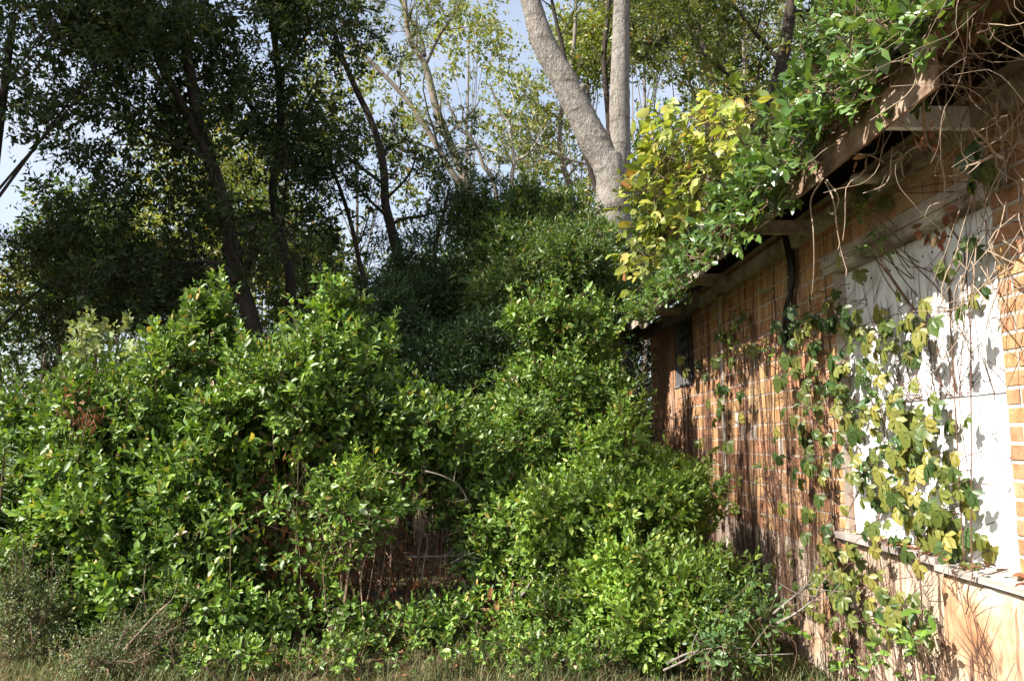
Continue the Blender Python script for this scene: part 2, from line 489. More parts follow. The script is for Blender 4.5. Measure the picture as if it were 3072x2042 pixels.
M['rotten_shaded_trim'] = rough_mat('rotten_shaded_brown_trim', [(.3, (.09, .055, .035)), (.5, (.19, .125, .085)), (.68, (.33, .25, .19)), (.8, (.42, .36, .30))], (5, 5, 8), 8, .9, .6, (30, 30, 30), .01, .15)  # rot, with the shade on the near fascia painted in as darker brown
M['grey_wood'] = rough_mat('grey_weathered_wood', [(.3, (.17, .14, .13)), (.55, (.31, .27, .25)), (.8, (.44, .39, .37))], (30, 4, 6), 6, .9, .5, (60, 5, 50), .006, .15)
M['sill_wood'] = rough_mat('grey_sill_boards', [(.3, (.22, .20, .18)), (.6, (.36, .335, .305)), (.8, (.46, .43, .40))], (40, 3, 30), 6, .85, .4, (80, 5, 50), .006, .15)
M['dark_wood'] = rough_mat('dark_roof_boards', [(.3, (.10, .06, .035)), (.7, (.20, .125, .075))], (20, 3, 8), 5, .9, .3)
M['shingle'] = rough_mat('weathered_shingle', [(.3, (.07, .065, .06)), (.7, (.17, .16, .15))], (30, 30, 30), 6, .95, .6, (90, 90, 90), .006, .15, objvar=.2)
M['interior'] = rough_mat('dark_interior', [(.3, (.02, .018, .016)), (.7, (.04, .036, .032))], (5, 5, 5), 3, .95, 0)
M['iron'] = rough_mat('dark_iron', [(.3, (.02, .018, .018)), (.7, (.05, .045, .042))], (20, 20, 20), 3, .6, 0)
M['window_grey'] = rough_mat('grey_window_paint', [(.3, (.10, .098, .098)), (.7, (.20, .195, .195))], (12, 12, 3), 5, .8, .3)
M['cable'] = rough_mat('black_cable', [(.3, (.012, .011, .010)), (.7, (.03, .028, .025))], (20, 20, 20), 3, .5, 0)
M['pipe'] = rough_mat('white_pipe', [(.3, (.5, .48, .44)), (.7, (.66, .64, .6))], (20, 20, 20), 3, .6, 0)
M['soil'] = rough_mat('leaf_litter_soil', [(.25, (.03, .021, .013)), (.5, (.07, .05, .03)), (.75, (.14, .10, .06))], (7, 7, 7), 8, .95, .8, (25, 25, 25), .03, .1,
                       second=[((1.2, 1.2, 1.2), (.09, .10, .035), .5, .65)])

# ------------------------------------------------------------------ ground
g = MB()
xs = np.concatenate([[-400, -120, -40], np.linspace(-14, 14, 57), [40, 120, 400]])
ys = np.concatenate([[-300, -80, -20], np.linspace(-4, 30, 69), [60, 150, 600]])
GX, GY = np.meshgrid(xs, ys, indexing='ij')


def ground_z(x, y):
    x = np.asarray(x, float); y = np.asarray(y, float)
    return 0.035 * np.sin(x * 1.7 + .4) * np.sin(y * 1.3) + 0.02 * np.sin(x * 4.1 + y * 3.3)


V = np.stack([GX, GY, ground_z(GX, GY)], -1).reshape(-1, 3)
i, j = np.meshgrid(np.arange(len(xs) - 1), np.arange(len(ys) - 1), indexing='ij')
b_ = (i * len(ys) + j).ravel()
g.add(V, np.stack([b_, b_ + len(ys), b_ + len(ys) + 1, b_ + 1], -1))
prop(g.build('ground', M['soil'], None, True), kind='structure')

# ------------------------------------------------------------------ the building
DW = 2.5            # wall face
Y0, Y1 = 1.6, 12.36  # near (outside the picture) and far corner
ZB = 0.89           # top of the stucco base
ZT = 3.52           # top of the brickwork
DY0, DY1 = 3.77, 5.62   # door opening
DZ0, DZ1 = 1.05, 2.92
WY0, WY1 = 9.72, 10.72  # window opening
WZ0, WZ1 = 2.40, 3.30
bld = thing('abandoned_building', (DW + 2.4, 7, 0), 'abandoned orange brick building with white plank door, overgrown by vines', 'building')
BD = 0.0035  # tile face stands this far proud of the mortar

wall = MB()
XM = DW + BD
# mortar body of the long wall, cut round the door and the window (butted boxes)
for (a, b, c, d) in [(Y0, DY0, ZB, ZT), (DY0, DY1, DZ1 + .10, ZT), (DY1, WY0, ZB, ZT), (WY0, WY1, ZB, WZ0), (WY0, WY1, WZ1, ZT), (WY1, Y1, ZB, ZT)]:
    wall.box(XM, XM + .3, a, b, c, d)
wallo = wall.build('brick_wall', M['mortar'], bld)
base = MB()
base.box(DW + .004, DW + .32, Y0, DY0, 0 - .3, ZB - .002)
base.box(DW + .004, DW + .32, DY0, Y1 + .02, 0 - .3, ZB - .002)
base.box(DW + .006, DW + .30, DY0, DY1, ZB, DZ0 - .045)
baseo = base.build('stucco_base', M['stucco'], bld)
back = MB()
back.box(DW + .33, DW + 4.8, Y1 - .3, Y1, -.3, ZT)
back.box(DW + 4.5, DW + 4.8, Y0, Y1 - .31, -.3, ZT)
back.box(DW + .33, DW + 4.49, Y0, Y0 + .3, -.3, ZT)
back.build('rear_wall', M['brick'], bld)

# tiles, one object each, sharing a few meshes
def piece_mesh(name, dx, dy, dz, mat, bev=.004):
    x0, x1 = 0, dx
    V = [(dx, 0, 0), (dx, dy, 0), (dx, dy, dz), (dx, 0, dz), (0, bev, bev), (0, dy - bev, bev), (0, dy - bev, dz - bev), (0, bev, dz - bev)]
    me = mesh_arrays(name, V, [np.array([(4, 7, 6, 5), (0, 4, 5, 1), (1, 5, 6, 2), (2, 6, 7, 3), (3, 7, 4, 0)])], np.zeros(8))
    me.materials.append(mat)
    return me


def scaled_piece(name, me, size, parent, x, y, z, sy, sz, rx=0.0):
    o = bpy.data.objects.new(name, me)
    COL.objects.link(o)
    o.parent = parent
    o.location = tuple(np.array([x, y, z]) - org(parent))
    o.scale = (1, sy / size[0], sz / size[1])
    o.rotation_euler = (0, 0, rx)
    return o


TH, TL, JT = .1365, .30, .011
tile_me = piece_mesh('tile', .02, TL, TH, M['tile'])
brk_me = piece_mesh('brick', .02, .2, .075, M['brick'])
tiles = []
rows = int(round((ZT - ZB) / TH))
for r_ in range(rows):
    z0 = ZB + r_ * TH + JT * .5
    z1 = min(z0 + TH - JT, ZT - .005)
    if z1 - z0 < .04: continue
    cuts = []
    y = DY1 + .22 - (TL * .5 if r_ % 2 else 0)
    while y < Y1:
        cuts.append((max(y, DY1 + .22), min(y + TL - JT * .8, Y1)))
        y += TL
    if z0 > DZ1 + .11:
        y = DY0 - (TL * .5 if r_ % 2 else 0)
        while y < DY1 + .2:
            cuts.append((max(y, DY0), min(y + TL - JT * .8, DY1 + .21)))
            y += TL
    for (a, b) in cuts:
        if b - a < .05: continue
        segs = [(a, b)]
        if z1 > WZ0 + .03 and z0 < WZ1 - .03:
            segs = [(a, min(b, WY0))] if a < WY0 else []
            if b > WY1: segs.append((max(a, WY1), b))
        for (a2, b2) in segs:
            if b2 - a2 > .04: tiles.append((a2, b2, z0, z1))
tiles.sort(key=lambda t: (t[0]))
rest = MB()
for n_, (a, b, z0, z1) in enumerate(tiles):
    pr = rng.uniform(-.003, .004)
    if n_ < 300:
        scaled_piece('tile', tile_me, (TL, TH), wallo, DW - pr, a, z0, b - a, z1 - z0, rng.normal(0, .004))
    else:
        rest.box(DW - pr, DW + .02, a, b, z0, z1)
if rest.n:
    rest.build('tile_rows', M['tile'], wallo, kind='stuff')
# small bricks beside the door: near pier and a quoin strip on the far jamb
BP = .0885
for r_ in range(int((ZT - ZB) / BP)):
    z0 = ZB + r_ * BP + .006
    z1 = min(z0 + BP - .013, ZT - .004)
    off = .10 if r_ % 2 else 0
    y = DY0 - .4 * 3 + off - .2
    while y < DY0 - .01:
        a, b = max(y, DY0 - 1.1), min(y + .2 * 1.0 - .012 + .1, DY0)
        if b - a > .03: scaled_piece('brick', brk_me, (.2, .075), wallo, DW - rng.uniform(-.003, .003), a, z0, b - a, z1 - z0, rng.normal(0, .006))
        y += .3
    if z0 < DZ1 + .09:
        scaled_piece('brick', brk_me, (.2, .075), wallo, DW - rng.uniform(-.002, .005), DY1 + .002, z0, .205, z1 - z0, rng.normal(0, .006))
# cement strip running up the wall
st = MB(); st.box(DW - .012, DW + .02, 8.42, 8.52, .5, 3.3)
st.build('cement_joint', M['mortar'], bld)

# door
DX = DW + .09
dr = MB(); dr.box(DX + .04, DX + .07, DY0, DY1, DZ0, DZ1)
dro = dr.build('door', M['white_paint'], bld)
pl = [DY0, 4.12, 4.52, 4.92, 5.27, DY1]
ZR = 1.93
for a, b in zip(pl[:-1], pl[1:]):
    m_ = MB(); m_.box(DX + rng.uniform(-.003, .003), DX + .038, a + .0012, b - .0012, ZR + .012, DZ1 - .002)
    m_.build('plank', M['white_paint'], dro)
for a, b in zip([DY0, 4.52, 5.2], [4.52, 5.2, DY1]):
    m_ = MB(); m_.box(DX - .022 + rng.uniform(-.002, .002), DX + .038, a + .002, b - .002, DZ0 + .004, ZR)
    m_.build('plank', M['white_paint'], dro)
for a, b in zip(pl[:-1], pl[1:]):
    for zz in (ZR + .08, DZ1 - .12):
        for yy_n in (a + .05, b - .05):
            m_ = MB(); m_.tube([(DX + .002, yy_n, zz), (DX - .005, yy_n, zz)], .006, 6); m_.build('nail', M['iron'], dro)
m_ = MB(); m_.box(DW - .02, DW + .16, DY0 - .12, DY1 + .14, DZ1, DZ1 + .098)
m_.build('lintel', M['trim_paint'], bld)
m_ = MB(); m_.box(DW - .035, DW + .0, DY0 - .1, DY1 + .13, DZ1 + .055, DZ1 + .094)
m_.build('lintel_moulding', M['trim_paint'], bld)
# sill boards and the stoop block below
for q in range(4):
    m_ = MB()
    x0 = DW - .11 + q * .05
    m_.box(x0, x0 + .047, 2.2, 4.36 + rng.uniform(-.05, .03), DZ0 - .035 - .004 * (3 - q), DZ0 + .0 - .006 * (3 - q))
    m_.build('sill_board', M['sill_wood'], bld)
m_ = MB(); m_.box(DW - .045, DW + .09, 4.42, DY1 + .1, DZ0 - .04, DZ0 + .002)
m_.build('door_sill', M['grey_wood'], bld)
m_ = MB()
ny, nz_ = 60, 34
yy_, zz_ = np.meshgrid(np.linspace(2.2, 4.33, ny), np.linspace(-.3, DZ0 - .06, nz_), indexing='ij')
Q = np.stack([yy_ * 0 + DW - .095, yy_, zz_], -1).reshape(-1, 3)
dsp = .010 * lump(Q * np.array([0, 1, 1]), .10) + .007 * lump(Q * np.array([0, 1, 1]) + 3, .035)
topd = np.clip((Q[:, 2] - (DZ0 - .13)) / .07, 0, 1)
Q[:, 0] += np.clip(dsp, -.012, .02) + topd * (.012 + .018 * np.maximum(0, lump(Q + 9, .07)))
endd = np.clip((Q[:, 1] - 4.27) / .06, 0, 1); Q[:, 0] += endd ** 2 * .05
i0, j0 = np.meshgrid(np.arange(ny - 1), np.arange(nz_ - 1), indexing='ij'); b0 = (i0 * nz_ + j0).ravel()
m_.add(Q, np.stack([b0, b0 + 1, b0 + nz_ + 1, b0 + nz_], -1))
m_.box(DW - .055, DW + .002, 2.2, 4.325, -.3, DZ0 - .065)
m_.build('stoop_block', M['stucco_orange'], bld, True)

# window: grey reveal boards, bars, dark inside
wd = MB()
wd.box(DW + .28, DW + .30, WY0, WY1, WZ0, WZ1)
wdo = wd.build('window', M['interior'], bld)
for nm, bx in [('frame', (DW + .01, DW + .27, WY1 - .03, WY1 - .002, WZ0 + .03, WZ1 - .03)), ('frame', (DW + .01, DW + .27, WY0 + .002, WY0 + .03, WZ0 + .03, WZ1 - .03)),
               ('sill', (DW - .015, DW + .27, WY0 + .002, WY1 - .002, WZ0 + .002, WZ0 + .028)), ('frame', (DW + .01, DW + .27, WY0 + .002, WY1 - .002, WZ1 - .028, WZ1 - .002))]:
    m_ = MB(); m_.box(*bx); m_.build(nm, M['window_grey'], wdo)
m_ = MB(); m_.box(DW + .10, DW + .125, 10.2, WY1 - .032, WZ0 + .03, WZ1 - .03); m_.build('shutter', M['window_grey'], wdo)
for zz in (2.58, 2.74, 2.90, 3.06, 3.2):
    m_ = MB(); m_.tube([(DW + .03, WY0 + .01, zz), (DW + .03, 10.2, zz), (DW + .09, WY1 - .03, zz)], .011, 6); m_.build('bar', M['iron'], wdo)
for yy in (9.78, 9.95, 10.12):
    m_ = MB(); m_.tube([(DW + .045, yy, WZ0 + .03), (DW + .045, yy, WZ1 - .03)], .010, 6); m_.build('bar', M['iron'], wdo)
m_ = MB(); m_.box(DW - .09, DW - .005, 9.25, Y1 + .05, 3.30, 3.475)
m_.build('header_beam', M['grey_wood'], bld)

# eaves
FX = 1.95
ZF0, ZF1 = 3.24, 3.42
yy = 3.22
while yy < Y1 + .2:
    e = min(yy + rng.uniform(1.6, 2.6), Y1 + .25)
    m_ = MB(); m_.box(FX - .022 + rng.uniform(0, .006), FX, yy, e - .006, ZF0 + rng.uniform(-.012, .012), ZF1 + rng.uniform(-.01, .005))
    m_.build('fascia_board', M['rotten_shaded_trim'] if yy < 4.2 else M['trim_paint'], bld)
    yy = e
m_ = MB(); m_.box(FX - .06, FX - .026, 3.18, 3.31, 3.395, 3.53); m_.build('trim_block', M['white_paint'], bld)
m_ = MB(); m_.box(DW - .05, DW - .006, Y0, 9.2, 3.265, 3.40); m_.build('ledger_board', M['trim_paint'], bld)
for k_, yy in enumerate((2.6, 3.8, 5.88, 7.9, 9.9, 11.9)):
    m_ = MB(); m_.box(FX + .002, DW - .052, yy, yy + .045, 3.29, 3.395 + .01 * (k_ % 2))
    m_.build('lookout', M['trim_paint'] if k_ != 1 else M['white_paint'], bld)  # second lookout gets lighter paint in place of bounced light
# roof: boards under, shingles over
SL = math.tan(R(24))
roof = MB()
xa, xb = FX - .06, FX + 3.4
za = ZF1 + .03


def rz(x): return za + (x - xa) * SL


rv = [(xa, Y0, rz(xa)), (xa, Y1 + .3, rz(xa)), (xb, Y1 + .3, rz(xb)), (xb, Y0, rz(xb))]
rv2 = [(x, y, z + .03) for x, y, z in rv]
roof.add(np.array(rv + rv2), [(0, 3, 2, 1), (4, 5, 6, 7), (0, 1, 5, 4), (3, 7, 6, 2), (1, 2, 6, 5), (0, 4, 7, 3)])
xe = xb + 3.4
rv = [(xb + .001, Y0, rz(xb)), (xb + .001, Y1 + .3, rz(xb)), (xe, Y1 + .3, rz(xa)), (xe, Y0, rz(xa))]
rv2 = [(x, y, z + .03) for x, y, z in rv]
roof.add(np.array(rv + rv2), [(0, 3, 2, 1), (4, 5, 6, 7), (3, 7, 6, 2), (1, 2, 6, 5), (0, 4, 7, 3)])
roofo = roof.build('roof', M['dark_wood'], bld)
for (y0, y1) in ((Y0, Y0 + .14), (Y1 - .14, Y1)):
    m_ = MB()
    m_.add(np.array([(DW + .2, y, ZT) for y in (y0, y1)] + [(DW + 4.7, y, ZT) for y in (y0, y1)] + [(xb, y, rz(xb) - .01) for y in (y0, y1)]), [(0, 2, 3, 1), (0, 1, 5, 4), (2, 4, 5, 3)], [(0, 4, 2), (1, 3, 5)])
    m_.build('gable', M['brick'], bld)
sh_V = np.array([(0, 0, 0), (0, 1, 0), (.36, 1, 0), (.36, 0, 0), (0, 0, .009), (0, 1, .009), (.36, 1, .009), (.36, 0, .009)])
sh_me = mesh_arrays('shingle', sh_V, [np.array([(0, 1, 5, 4), (4, 5, 6, 7), (0, 4, 7, 3), (1, 2, 6, 5), (3, 7, 6, 2), (0, 3, 2, 1)])], np.zeros(8))
sh_me.materials.append(M['shingle'])
ang = math.atan(SL)
for row in range(3):
    y = Y0 + (row % 2) * .15
    while y < Y1 + .2:
        if rng.random() > .06:
            x = xa - .045 + row * .16 + rng.normal(0, .012)
            o = bpy.data.objects.new('shingle', sh_me)
            COL.objects.link(o); o.parent = roofo
            o.location = tuple(np.array([x, y, rz(x) + .035 + row * .011]) - org(roofo))
            o.rotation_euler = (rng.normal(0, .02), -ang - .02 + rng.normal(0, .03), rng.normal(0, .03))
            o.scale = (1, .29, 1)
        y += .3
rest = MB()
for row in range(3, 24):
    y = Y0 + (row % 2) * .15
    x = xa - .045 + row * .16
    if x > xb - .3: break
    zz = rz(x) + .035
    while y < Y1 + .2:
        p = [(x, y, zz + .02), (x, y + .29, zz + .02), (x + .3, y + .29, zz + .3 * SL + .004), (x + .3, y, zz + .3 * SL + .004)]
        rest.add(np.array(p + [(q[0], q[1], q[2] - .01) for q in p]), [(0, 1, 5, 4)[::-1], (0, 3, 2, 1)])
        y += .3
rest.build('shingle_rows', M['shingle'], roofo, kind='stuff')
# white pipe stub with a hook under the eave
pc = on_x(2618, 535, DW - .08)
m_ = MB(); m_.tube([(DW + .01, pc[1], pc[2]), (DW - .2, pc[1] + .02, pc[2] + .005)], .035, 12)
po = m_.build('pipe_stub', M['pipe'], bld, True)
m_ = MB()
t = np.linspace(-1.2, 2.2, 14)
m_.tube(np.stack([np.full(14, DW - .03), pc[1] - .22 - .06 * np.cos(t), pc[2] + .02 + .07 * np.sin(t)], -1), .014, 8)
m_.build('hook', M['pipe'], bld, True)

# ------------------------------------------------------------------ trees
def eb(px, py, Y, rx, rz_, ry=None):
    s = Y / F
    return (at(px, py, Y), (rx * s, (ry if ry else (rx + rz_) / 2) * s, rz_ * s))


def limb_tubes(mb, limbs, sides=10, wob=.02):
    paths = []
    for pts, r0, r1 in limbs:
        P = smooth_path(pts, max(8, (5 if sides < 16 else 14) * len(pts)))
        rad = np.linspace(r0, r1, len(P))
        if sides >= 16:
            P = P + .012 * np.stack([lump(P, .35), lump(P + 5, .35), P[:, 0] * 0], -1)
            rad = rad * (1 + .035 * lump(P + 2, .22) + .02 * lump(P + 7, .07))
        mb.tube(P, rad, sides, wob)
        paths.append((P, rad))
    return paths


def branchlets(mb, paths, n, length, t0=.25, upb=.25, out=.9, rfac=.42, sides=5, drop=.0, bend=.25, rmax=.05, prefer=None):
    """side branches off given paths, returns new paths"""
    new = []
    for P, rad in paths:
        for _ in range(n):
            t = t0 + (1 - t0) * rng.random() ** .8
            k = min(int(t * (len(P) - 1)), len(P) - 2)
            p = P[k] + (P[k + 1] - P[k]) * rng.random()
            T = unit(P[k + 1] - P[k])
            q = rng.normal(size=3); q -= T * (q @ T); q = unit(q)
            if prefer is not None and rng.random() < .6:
                q = unit(q + np.asarray(prefer))
            d = unit(T * .45 + q * out + np.array([0, 0, upb]))
            Lh = length * rng.uniform(.55, 1.15) * (1.1 - .35 * t)
            pts = [p]
            m = 5
            for s in range(m):
                d = unit(d + rng.normal(0, bend, 3) * .6 + np.array([0, 0, -drop]))
                pts.append(pts[-1] + d * Lh / m)
            P2 = smooth_path(pts, 8)
            r0 = min(rad[k] * rfac, rmax)
            r2 = np.linspace(r0, max(r0 * .25, .002), 8)
            mb.tube(P2, r2, sides, cap=False)
            new.append((P2, r2))
    return new


def leaf_twigs(lv, mb, paths, n, tl, nl, llen, lw, t0=.2, tube_r=.003, up=.3, droop=.0, spread=.95):
    B = []; T = []
    for P, rad in paths:
        t = t0 + (1 - t0) * rng.random(n)
        k = np.minimum((t * (len(P) - 1)).astype(int), len(P) - 2)
        p = P[k] + (P[k + 1] - P[k]) * rng.random((n, 1))
        tg = unit(P[k + 1] - P[k])
        d = unit(tg * .6 + rng.normal(size=(n, 3)) * .7 + np.array([0, 0, .15 - droop]))
        B.append(p); T.append(d)
    B = np.vstack(B); T = np.vstack(T)
    if mb is not None and tube_r:
        for b, d in zip(B, T):
            mb.tube([b, b + d * tl * .5 + np.array([0, 0, .01]), b + d * tl], [tube_r, tube_r * .8, tube_r * .4], 3, cap=False)
    sprigs(lv, B, T, nl, llen, lw, spread=spread, up=up, length=tl, droop=droop)


def px_limb(points, Y, w0, w1):
    """limb from photo points; w in photo pixels of diameter at depth Y"""
    P = []
    for q in points:
        y = q[2] if len(q) > 2 else Y
        P.append(at(q[0], q[1], y))
    return (np.array(P), w0 * Y / F * .5, w1 * Y / F * .5)


def tree(name, label, cat, group, limbs, bark, leafm, n1, l1, n2, l2, ntw, tl, nl, llen, lw, tmpl='mid', t0=.25, sides=10, prefer=None, drop=.02, extra=None, t1=.15, tube_r=.003, upb=.25, wob=.02, droop=.0, bfrom=None):
    basep = limbs[0][0][0].copy()
    root = thing(name, (basep[0], basep[1], 0), label, 'tree' if cat is None else cat, group)
    tr = MB()
    # run the trunk down to the ground
    P0, r0, r1 = limbs[0]
    if P0[0][2] > .05:
        d = P0[0] - P0[1]; d = d / max(abs(d[2]), .2) if d[2] < 0 else np.array([0, 0, -1])
        z = P0[0][2]
        foot = P0[0] + np.array([np.clip(d[0], -.12, .12) * z, np.clip(d[1], -.12, .12) * z, -z - .1])
        limbs = [(np.vstack([foot, (foot + P0[0]) / 2, P0]), r0 * 1.25, r1)] + list(limbs[1:])
    paths = limb_tubes(tr, limbs, sides, wob)
    tr.build('trunk', bark, root, True)
    br = MB(); lv = Leaves()
    p1 = branchlets(br, paths if bfrom is None else [paths[q] for q in bfrom], n1, l1, t0, prefer=prefer, drop=drop, upb=upb)
    p2 = branchlets(br, p1, n2, l2, t1, sides=4, drop=drop, upb=.1)
    leaf_twigs(lv, br if tube_r else None, p1 + p2, ntw, tl, nl, llen, lw, tube_r=tube_r, droop=droop)
    if extra is not None:
        for blb, n_ in extra:
            Pp, Nn = blob_points([blb], int(n_ * .85), inner=.15, hole=.9, hs=.3, bottom=-1, lo=.2)
            sprigs(lv, Pp, unit(Nn * .4 + rng.normal(size=Pp.shape) * .7), nl, llen, lw, length=tl, droop=.2)
    if br.n: br.build('branches', bark, root, False, 'stuff')
    lv.build('crown', leafm, root, tmpl)
    return root


# the big forked tree
YF = 14.0
fork_l = px_limb([(1838, 640), (1830, 520), (1775, 410), (1708, 270), (1630, 130), (1592, 0), (1560, -130), (1500, -330), (1430, -600)], YF, 110, 38)
fork_r = px_limb([(1850, 560), (1858, 450), (1860, 300), (1862, 130), (1866, 0), (1868, -150), (1880, -400), (1910, -700)], YF, 74, 34)
trunk_l = px_limb([(1835, 1150), (1838, 900), (1842, 700), (1838, 560), (1828, 470)], YF, 108, 92)
burr = px_limb([(1715, 300), (1742, 272), (1752, 256)], YF - .1, 50, 22)
ft = tree('forked_tree', 'tall pale grey tree forking into two thick bare limbs behind the shrubs', 'tree', None,
          [trunk_l, fork_l, fork_r, burr], M['bark_pale'], M['autumn2'], 5, 3.2, 5, 1.4, 7, .3, 6, .11, .5, t0=.78, sides=26, wob=.016, bfrom=(1, 2))

# leaning trees in front of the sky
def far_leaf(n_, density=1.0):
    return dict(n1=int(9 * density), l1=2.0, n2=4, l2=.9, ntw=6, tl=.28, nl=5, llen=.13, lw=.45, t0=.32, tube_r=.0035)


tree('leaning_tree', 'pale slim tree leaning left, forking high against the sky', 'tree', 'pale trees against the sky',
     [px_limb([(1460, 760), (1424, 611), (1366, 469), (1312, 335), (1277, 201), (1228, 112), (1214, 0), (1195, -200), (1190, -420)], 19, 32, 9),
      px_limb([(1277, 195), (1321, 103), (1375, 18), (1420, -120)], 19, 11, 5),
      px_limb([(1275, 170), (1262, 110), (1214, 31), (1180, -60)], 19.1, 12, 5)], M['bark_mid'], M['autumn'], **far_leaf(0, .9))
tree('leaning_tree', 'darker slim trunk leaning further left beside the pale leaning tree', 'tree', 'pale trees against the sky',
     [px_limb([(1440, 730), (1402, 594), (1339, 491), (1303, 424), (1237, 321), (1192, 268), (1129, 201), (1080, 147), (1010, 40), (950, -120)], 18.2, 22, 7)],
     M['bark_mid'], M['autumn2'], **far_leaf(0, .8))
tree('crooked_tree', 'thin crooked grey stem with a broken side stub before the blue sky', 'tree', 'pale trees against the sky',
     [px_limb([(1500, 760), (1495, 643), (1478, 536), (1451, 500), (1429, 438), (1375, 375), (1340, 300)], 17.5, 17, 6),
      px_limb([(1432, 445), (1405, 450), (1380, 443)], 17.5, 9, 5)], M['bark_mid'], M['autumn'], n1=4, l1=1.0, n2=2, l2=.6, ntw=2, tl=.25, nl=4, llen=.09, lw=.42, t0=.5)
tree('white_stem_tree', 'slender whitish stem with one kink, left of the forked tree', 'tree', 'pale trees against the sky',
     [px_limb([(1550, 800), (1545, 660), (1536, 536), (1542, 482), (1531, 402), (1527, 370), (1500, 335), (1470, 250)], 20, 17, 5),
      px_limb([(1543, 482), (1575, 468), (1600, 440), (1640, 380)], 20, 10, 4)], M['bark_white'], M['autumn2'], **far_leaf(0, .6))
tree('bent_tree', 'bent grey stem partly hidden behind the forked tree', 'tree', 'slim trunks behind the forked tree',
     [px_limb([(1735, 760), (1714, 580), (1690, 500), (1678, 410), (1690, 300), (1720, 150), (1728, 0), (1732, -200)], 21, 20, 9)], M['bark_mid'], M['autumn'], **far_leaf(0, .8))
tree('slim_tree', 'slim dark trunk seen between the two limbs of the forked tree', 'tree', 'slim trunks behind the forked tree',
     [px_limb([(1835, 600), (1826, 357), (1812, 178), (1826, 0), (1810, -250)], 18, 22, 12)], M['bark_dark'], M['autumn2'], **far_leaf(0, .9))
tree('slim_tree', 'thin straight trunk left of the forked tree at the top of the picture', 'tree', 'slim trunks behind the forked tree',
     [px_limb([(1800, 620), (1737, 402), (1700, 200), (1672, 80), (1652, -20), (1630, -220)], 17, 18, 8)], M['bark_dark'], M['autumn2'], **far_leaf(0, .8))
tree('roadside_tree', 'dark trunk rising behind the vine covered roof, leafy olive crown', 'tree', None,
     [px_limb([(2262, 640), (2291, 424), (2318, 290), (2349, 178), (2376, 0), (2400, -200), (2420, -450)], 16.5, 48, 26),
      px_limb([(2330, 290), (2410, 240), (2520, 170), (2620, 90)], 16.5, 16, 7),
      px_limb([(2345, 190), (2250, 80), (2190, 0), (2130, -120)], 16.5, 16, 6),
      px_limb([(2300, 380), (2210, 250), (2120, 170), (2050, 60)], 16.2, 13, 5)], M['bark_dark'], M['autumn2'], n1=10, l1=2.2, n2=6, l2=.9, ntw=6, tl=.28, nl=6, llen=.15, lw=.55, t0=.15)
tree('slender_tree', 'slender grey trunk with twiggy crown between forked tree and roof', 'tree', None,
     [px_limb([(2110, 640), (2140, 400), (2130, 200), (2090, 80), (2060, -80), (2040, -300)], 19, 18, 8),
      px_limb([(2140, 420), (2090, 300), (2040, 180), (2000, 40)], 19, 10, 5), px_limb([(2225, 600), (2235, 300), (2230, 100), (2228, -200)], 19.4, 14, 8)],
     M['bark_mid'], M['autumn2'], **far_leaf(0, 1.3))

# dark trees at the left
YA = 11.0
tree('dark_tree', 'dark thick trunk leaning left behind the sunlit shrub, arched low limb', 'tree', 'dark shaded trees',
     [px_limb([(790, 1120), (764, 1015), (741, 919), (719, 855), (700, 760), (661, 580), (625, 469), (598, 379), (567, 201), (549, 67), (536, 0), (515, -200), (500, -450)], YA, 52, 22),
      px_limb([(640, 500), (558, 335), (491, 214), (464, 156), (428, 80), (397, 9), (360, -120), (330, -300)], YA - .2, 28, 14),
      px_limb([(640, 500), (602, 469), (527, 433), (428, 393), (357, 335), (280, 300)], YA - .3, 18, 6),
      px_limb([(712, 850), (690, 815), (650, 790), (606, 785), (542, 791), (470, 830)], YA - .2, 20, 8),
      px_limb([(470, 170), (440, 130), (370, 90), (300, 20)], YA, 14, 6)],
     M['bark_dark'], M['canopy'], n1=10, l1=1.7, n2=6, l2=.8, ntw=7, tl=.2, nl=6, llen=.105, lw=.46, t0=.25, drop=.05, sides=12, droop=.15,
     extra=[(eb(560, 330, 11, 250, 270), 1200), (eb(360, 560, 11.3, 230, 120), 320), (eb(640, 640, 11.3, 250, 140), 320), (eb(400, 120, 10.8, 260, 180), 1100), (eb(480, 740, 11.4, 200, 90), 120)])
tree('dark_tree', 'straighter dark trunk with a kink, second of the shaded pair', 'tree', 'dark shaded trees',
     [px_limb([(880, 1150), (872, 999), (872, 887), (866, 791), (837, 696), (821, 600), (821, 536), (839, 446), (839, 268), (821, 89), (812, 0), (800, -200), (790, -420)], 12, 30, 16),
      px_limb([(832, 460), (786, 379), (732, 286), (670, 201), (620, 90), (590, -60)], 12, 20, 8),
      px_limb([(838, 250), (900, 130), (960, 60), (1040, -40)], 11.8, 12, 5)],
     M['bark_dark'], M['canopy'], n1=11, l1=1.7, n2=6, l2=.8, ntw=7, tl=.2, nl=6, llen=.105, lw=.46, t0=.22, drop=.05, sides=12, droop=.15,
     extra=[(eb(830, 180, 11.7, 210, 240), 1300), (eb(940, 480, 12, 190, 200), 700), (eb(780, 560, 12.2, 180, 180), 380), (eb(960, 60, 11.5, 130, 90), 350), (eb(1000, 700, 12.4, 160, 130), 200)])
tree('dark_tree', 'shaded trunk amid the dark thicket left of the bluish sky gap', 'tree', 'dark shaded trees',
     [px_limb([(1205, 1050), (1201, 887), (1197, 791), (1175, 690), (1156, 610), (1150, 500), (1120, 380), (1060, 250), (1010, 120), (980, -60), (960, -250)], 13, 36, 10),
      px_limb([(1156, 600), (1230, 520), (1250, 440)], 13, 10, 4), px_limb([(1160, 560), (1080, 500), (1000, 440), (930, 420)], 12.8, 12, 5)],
     M['bark_dark'], M['canopy'], n1=8, l1=1.5, n2=5, l2=.7, ntw=7, tl=.2, nl=6, llen=.10, lw=.46, t0=.25, drop=.04)
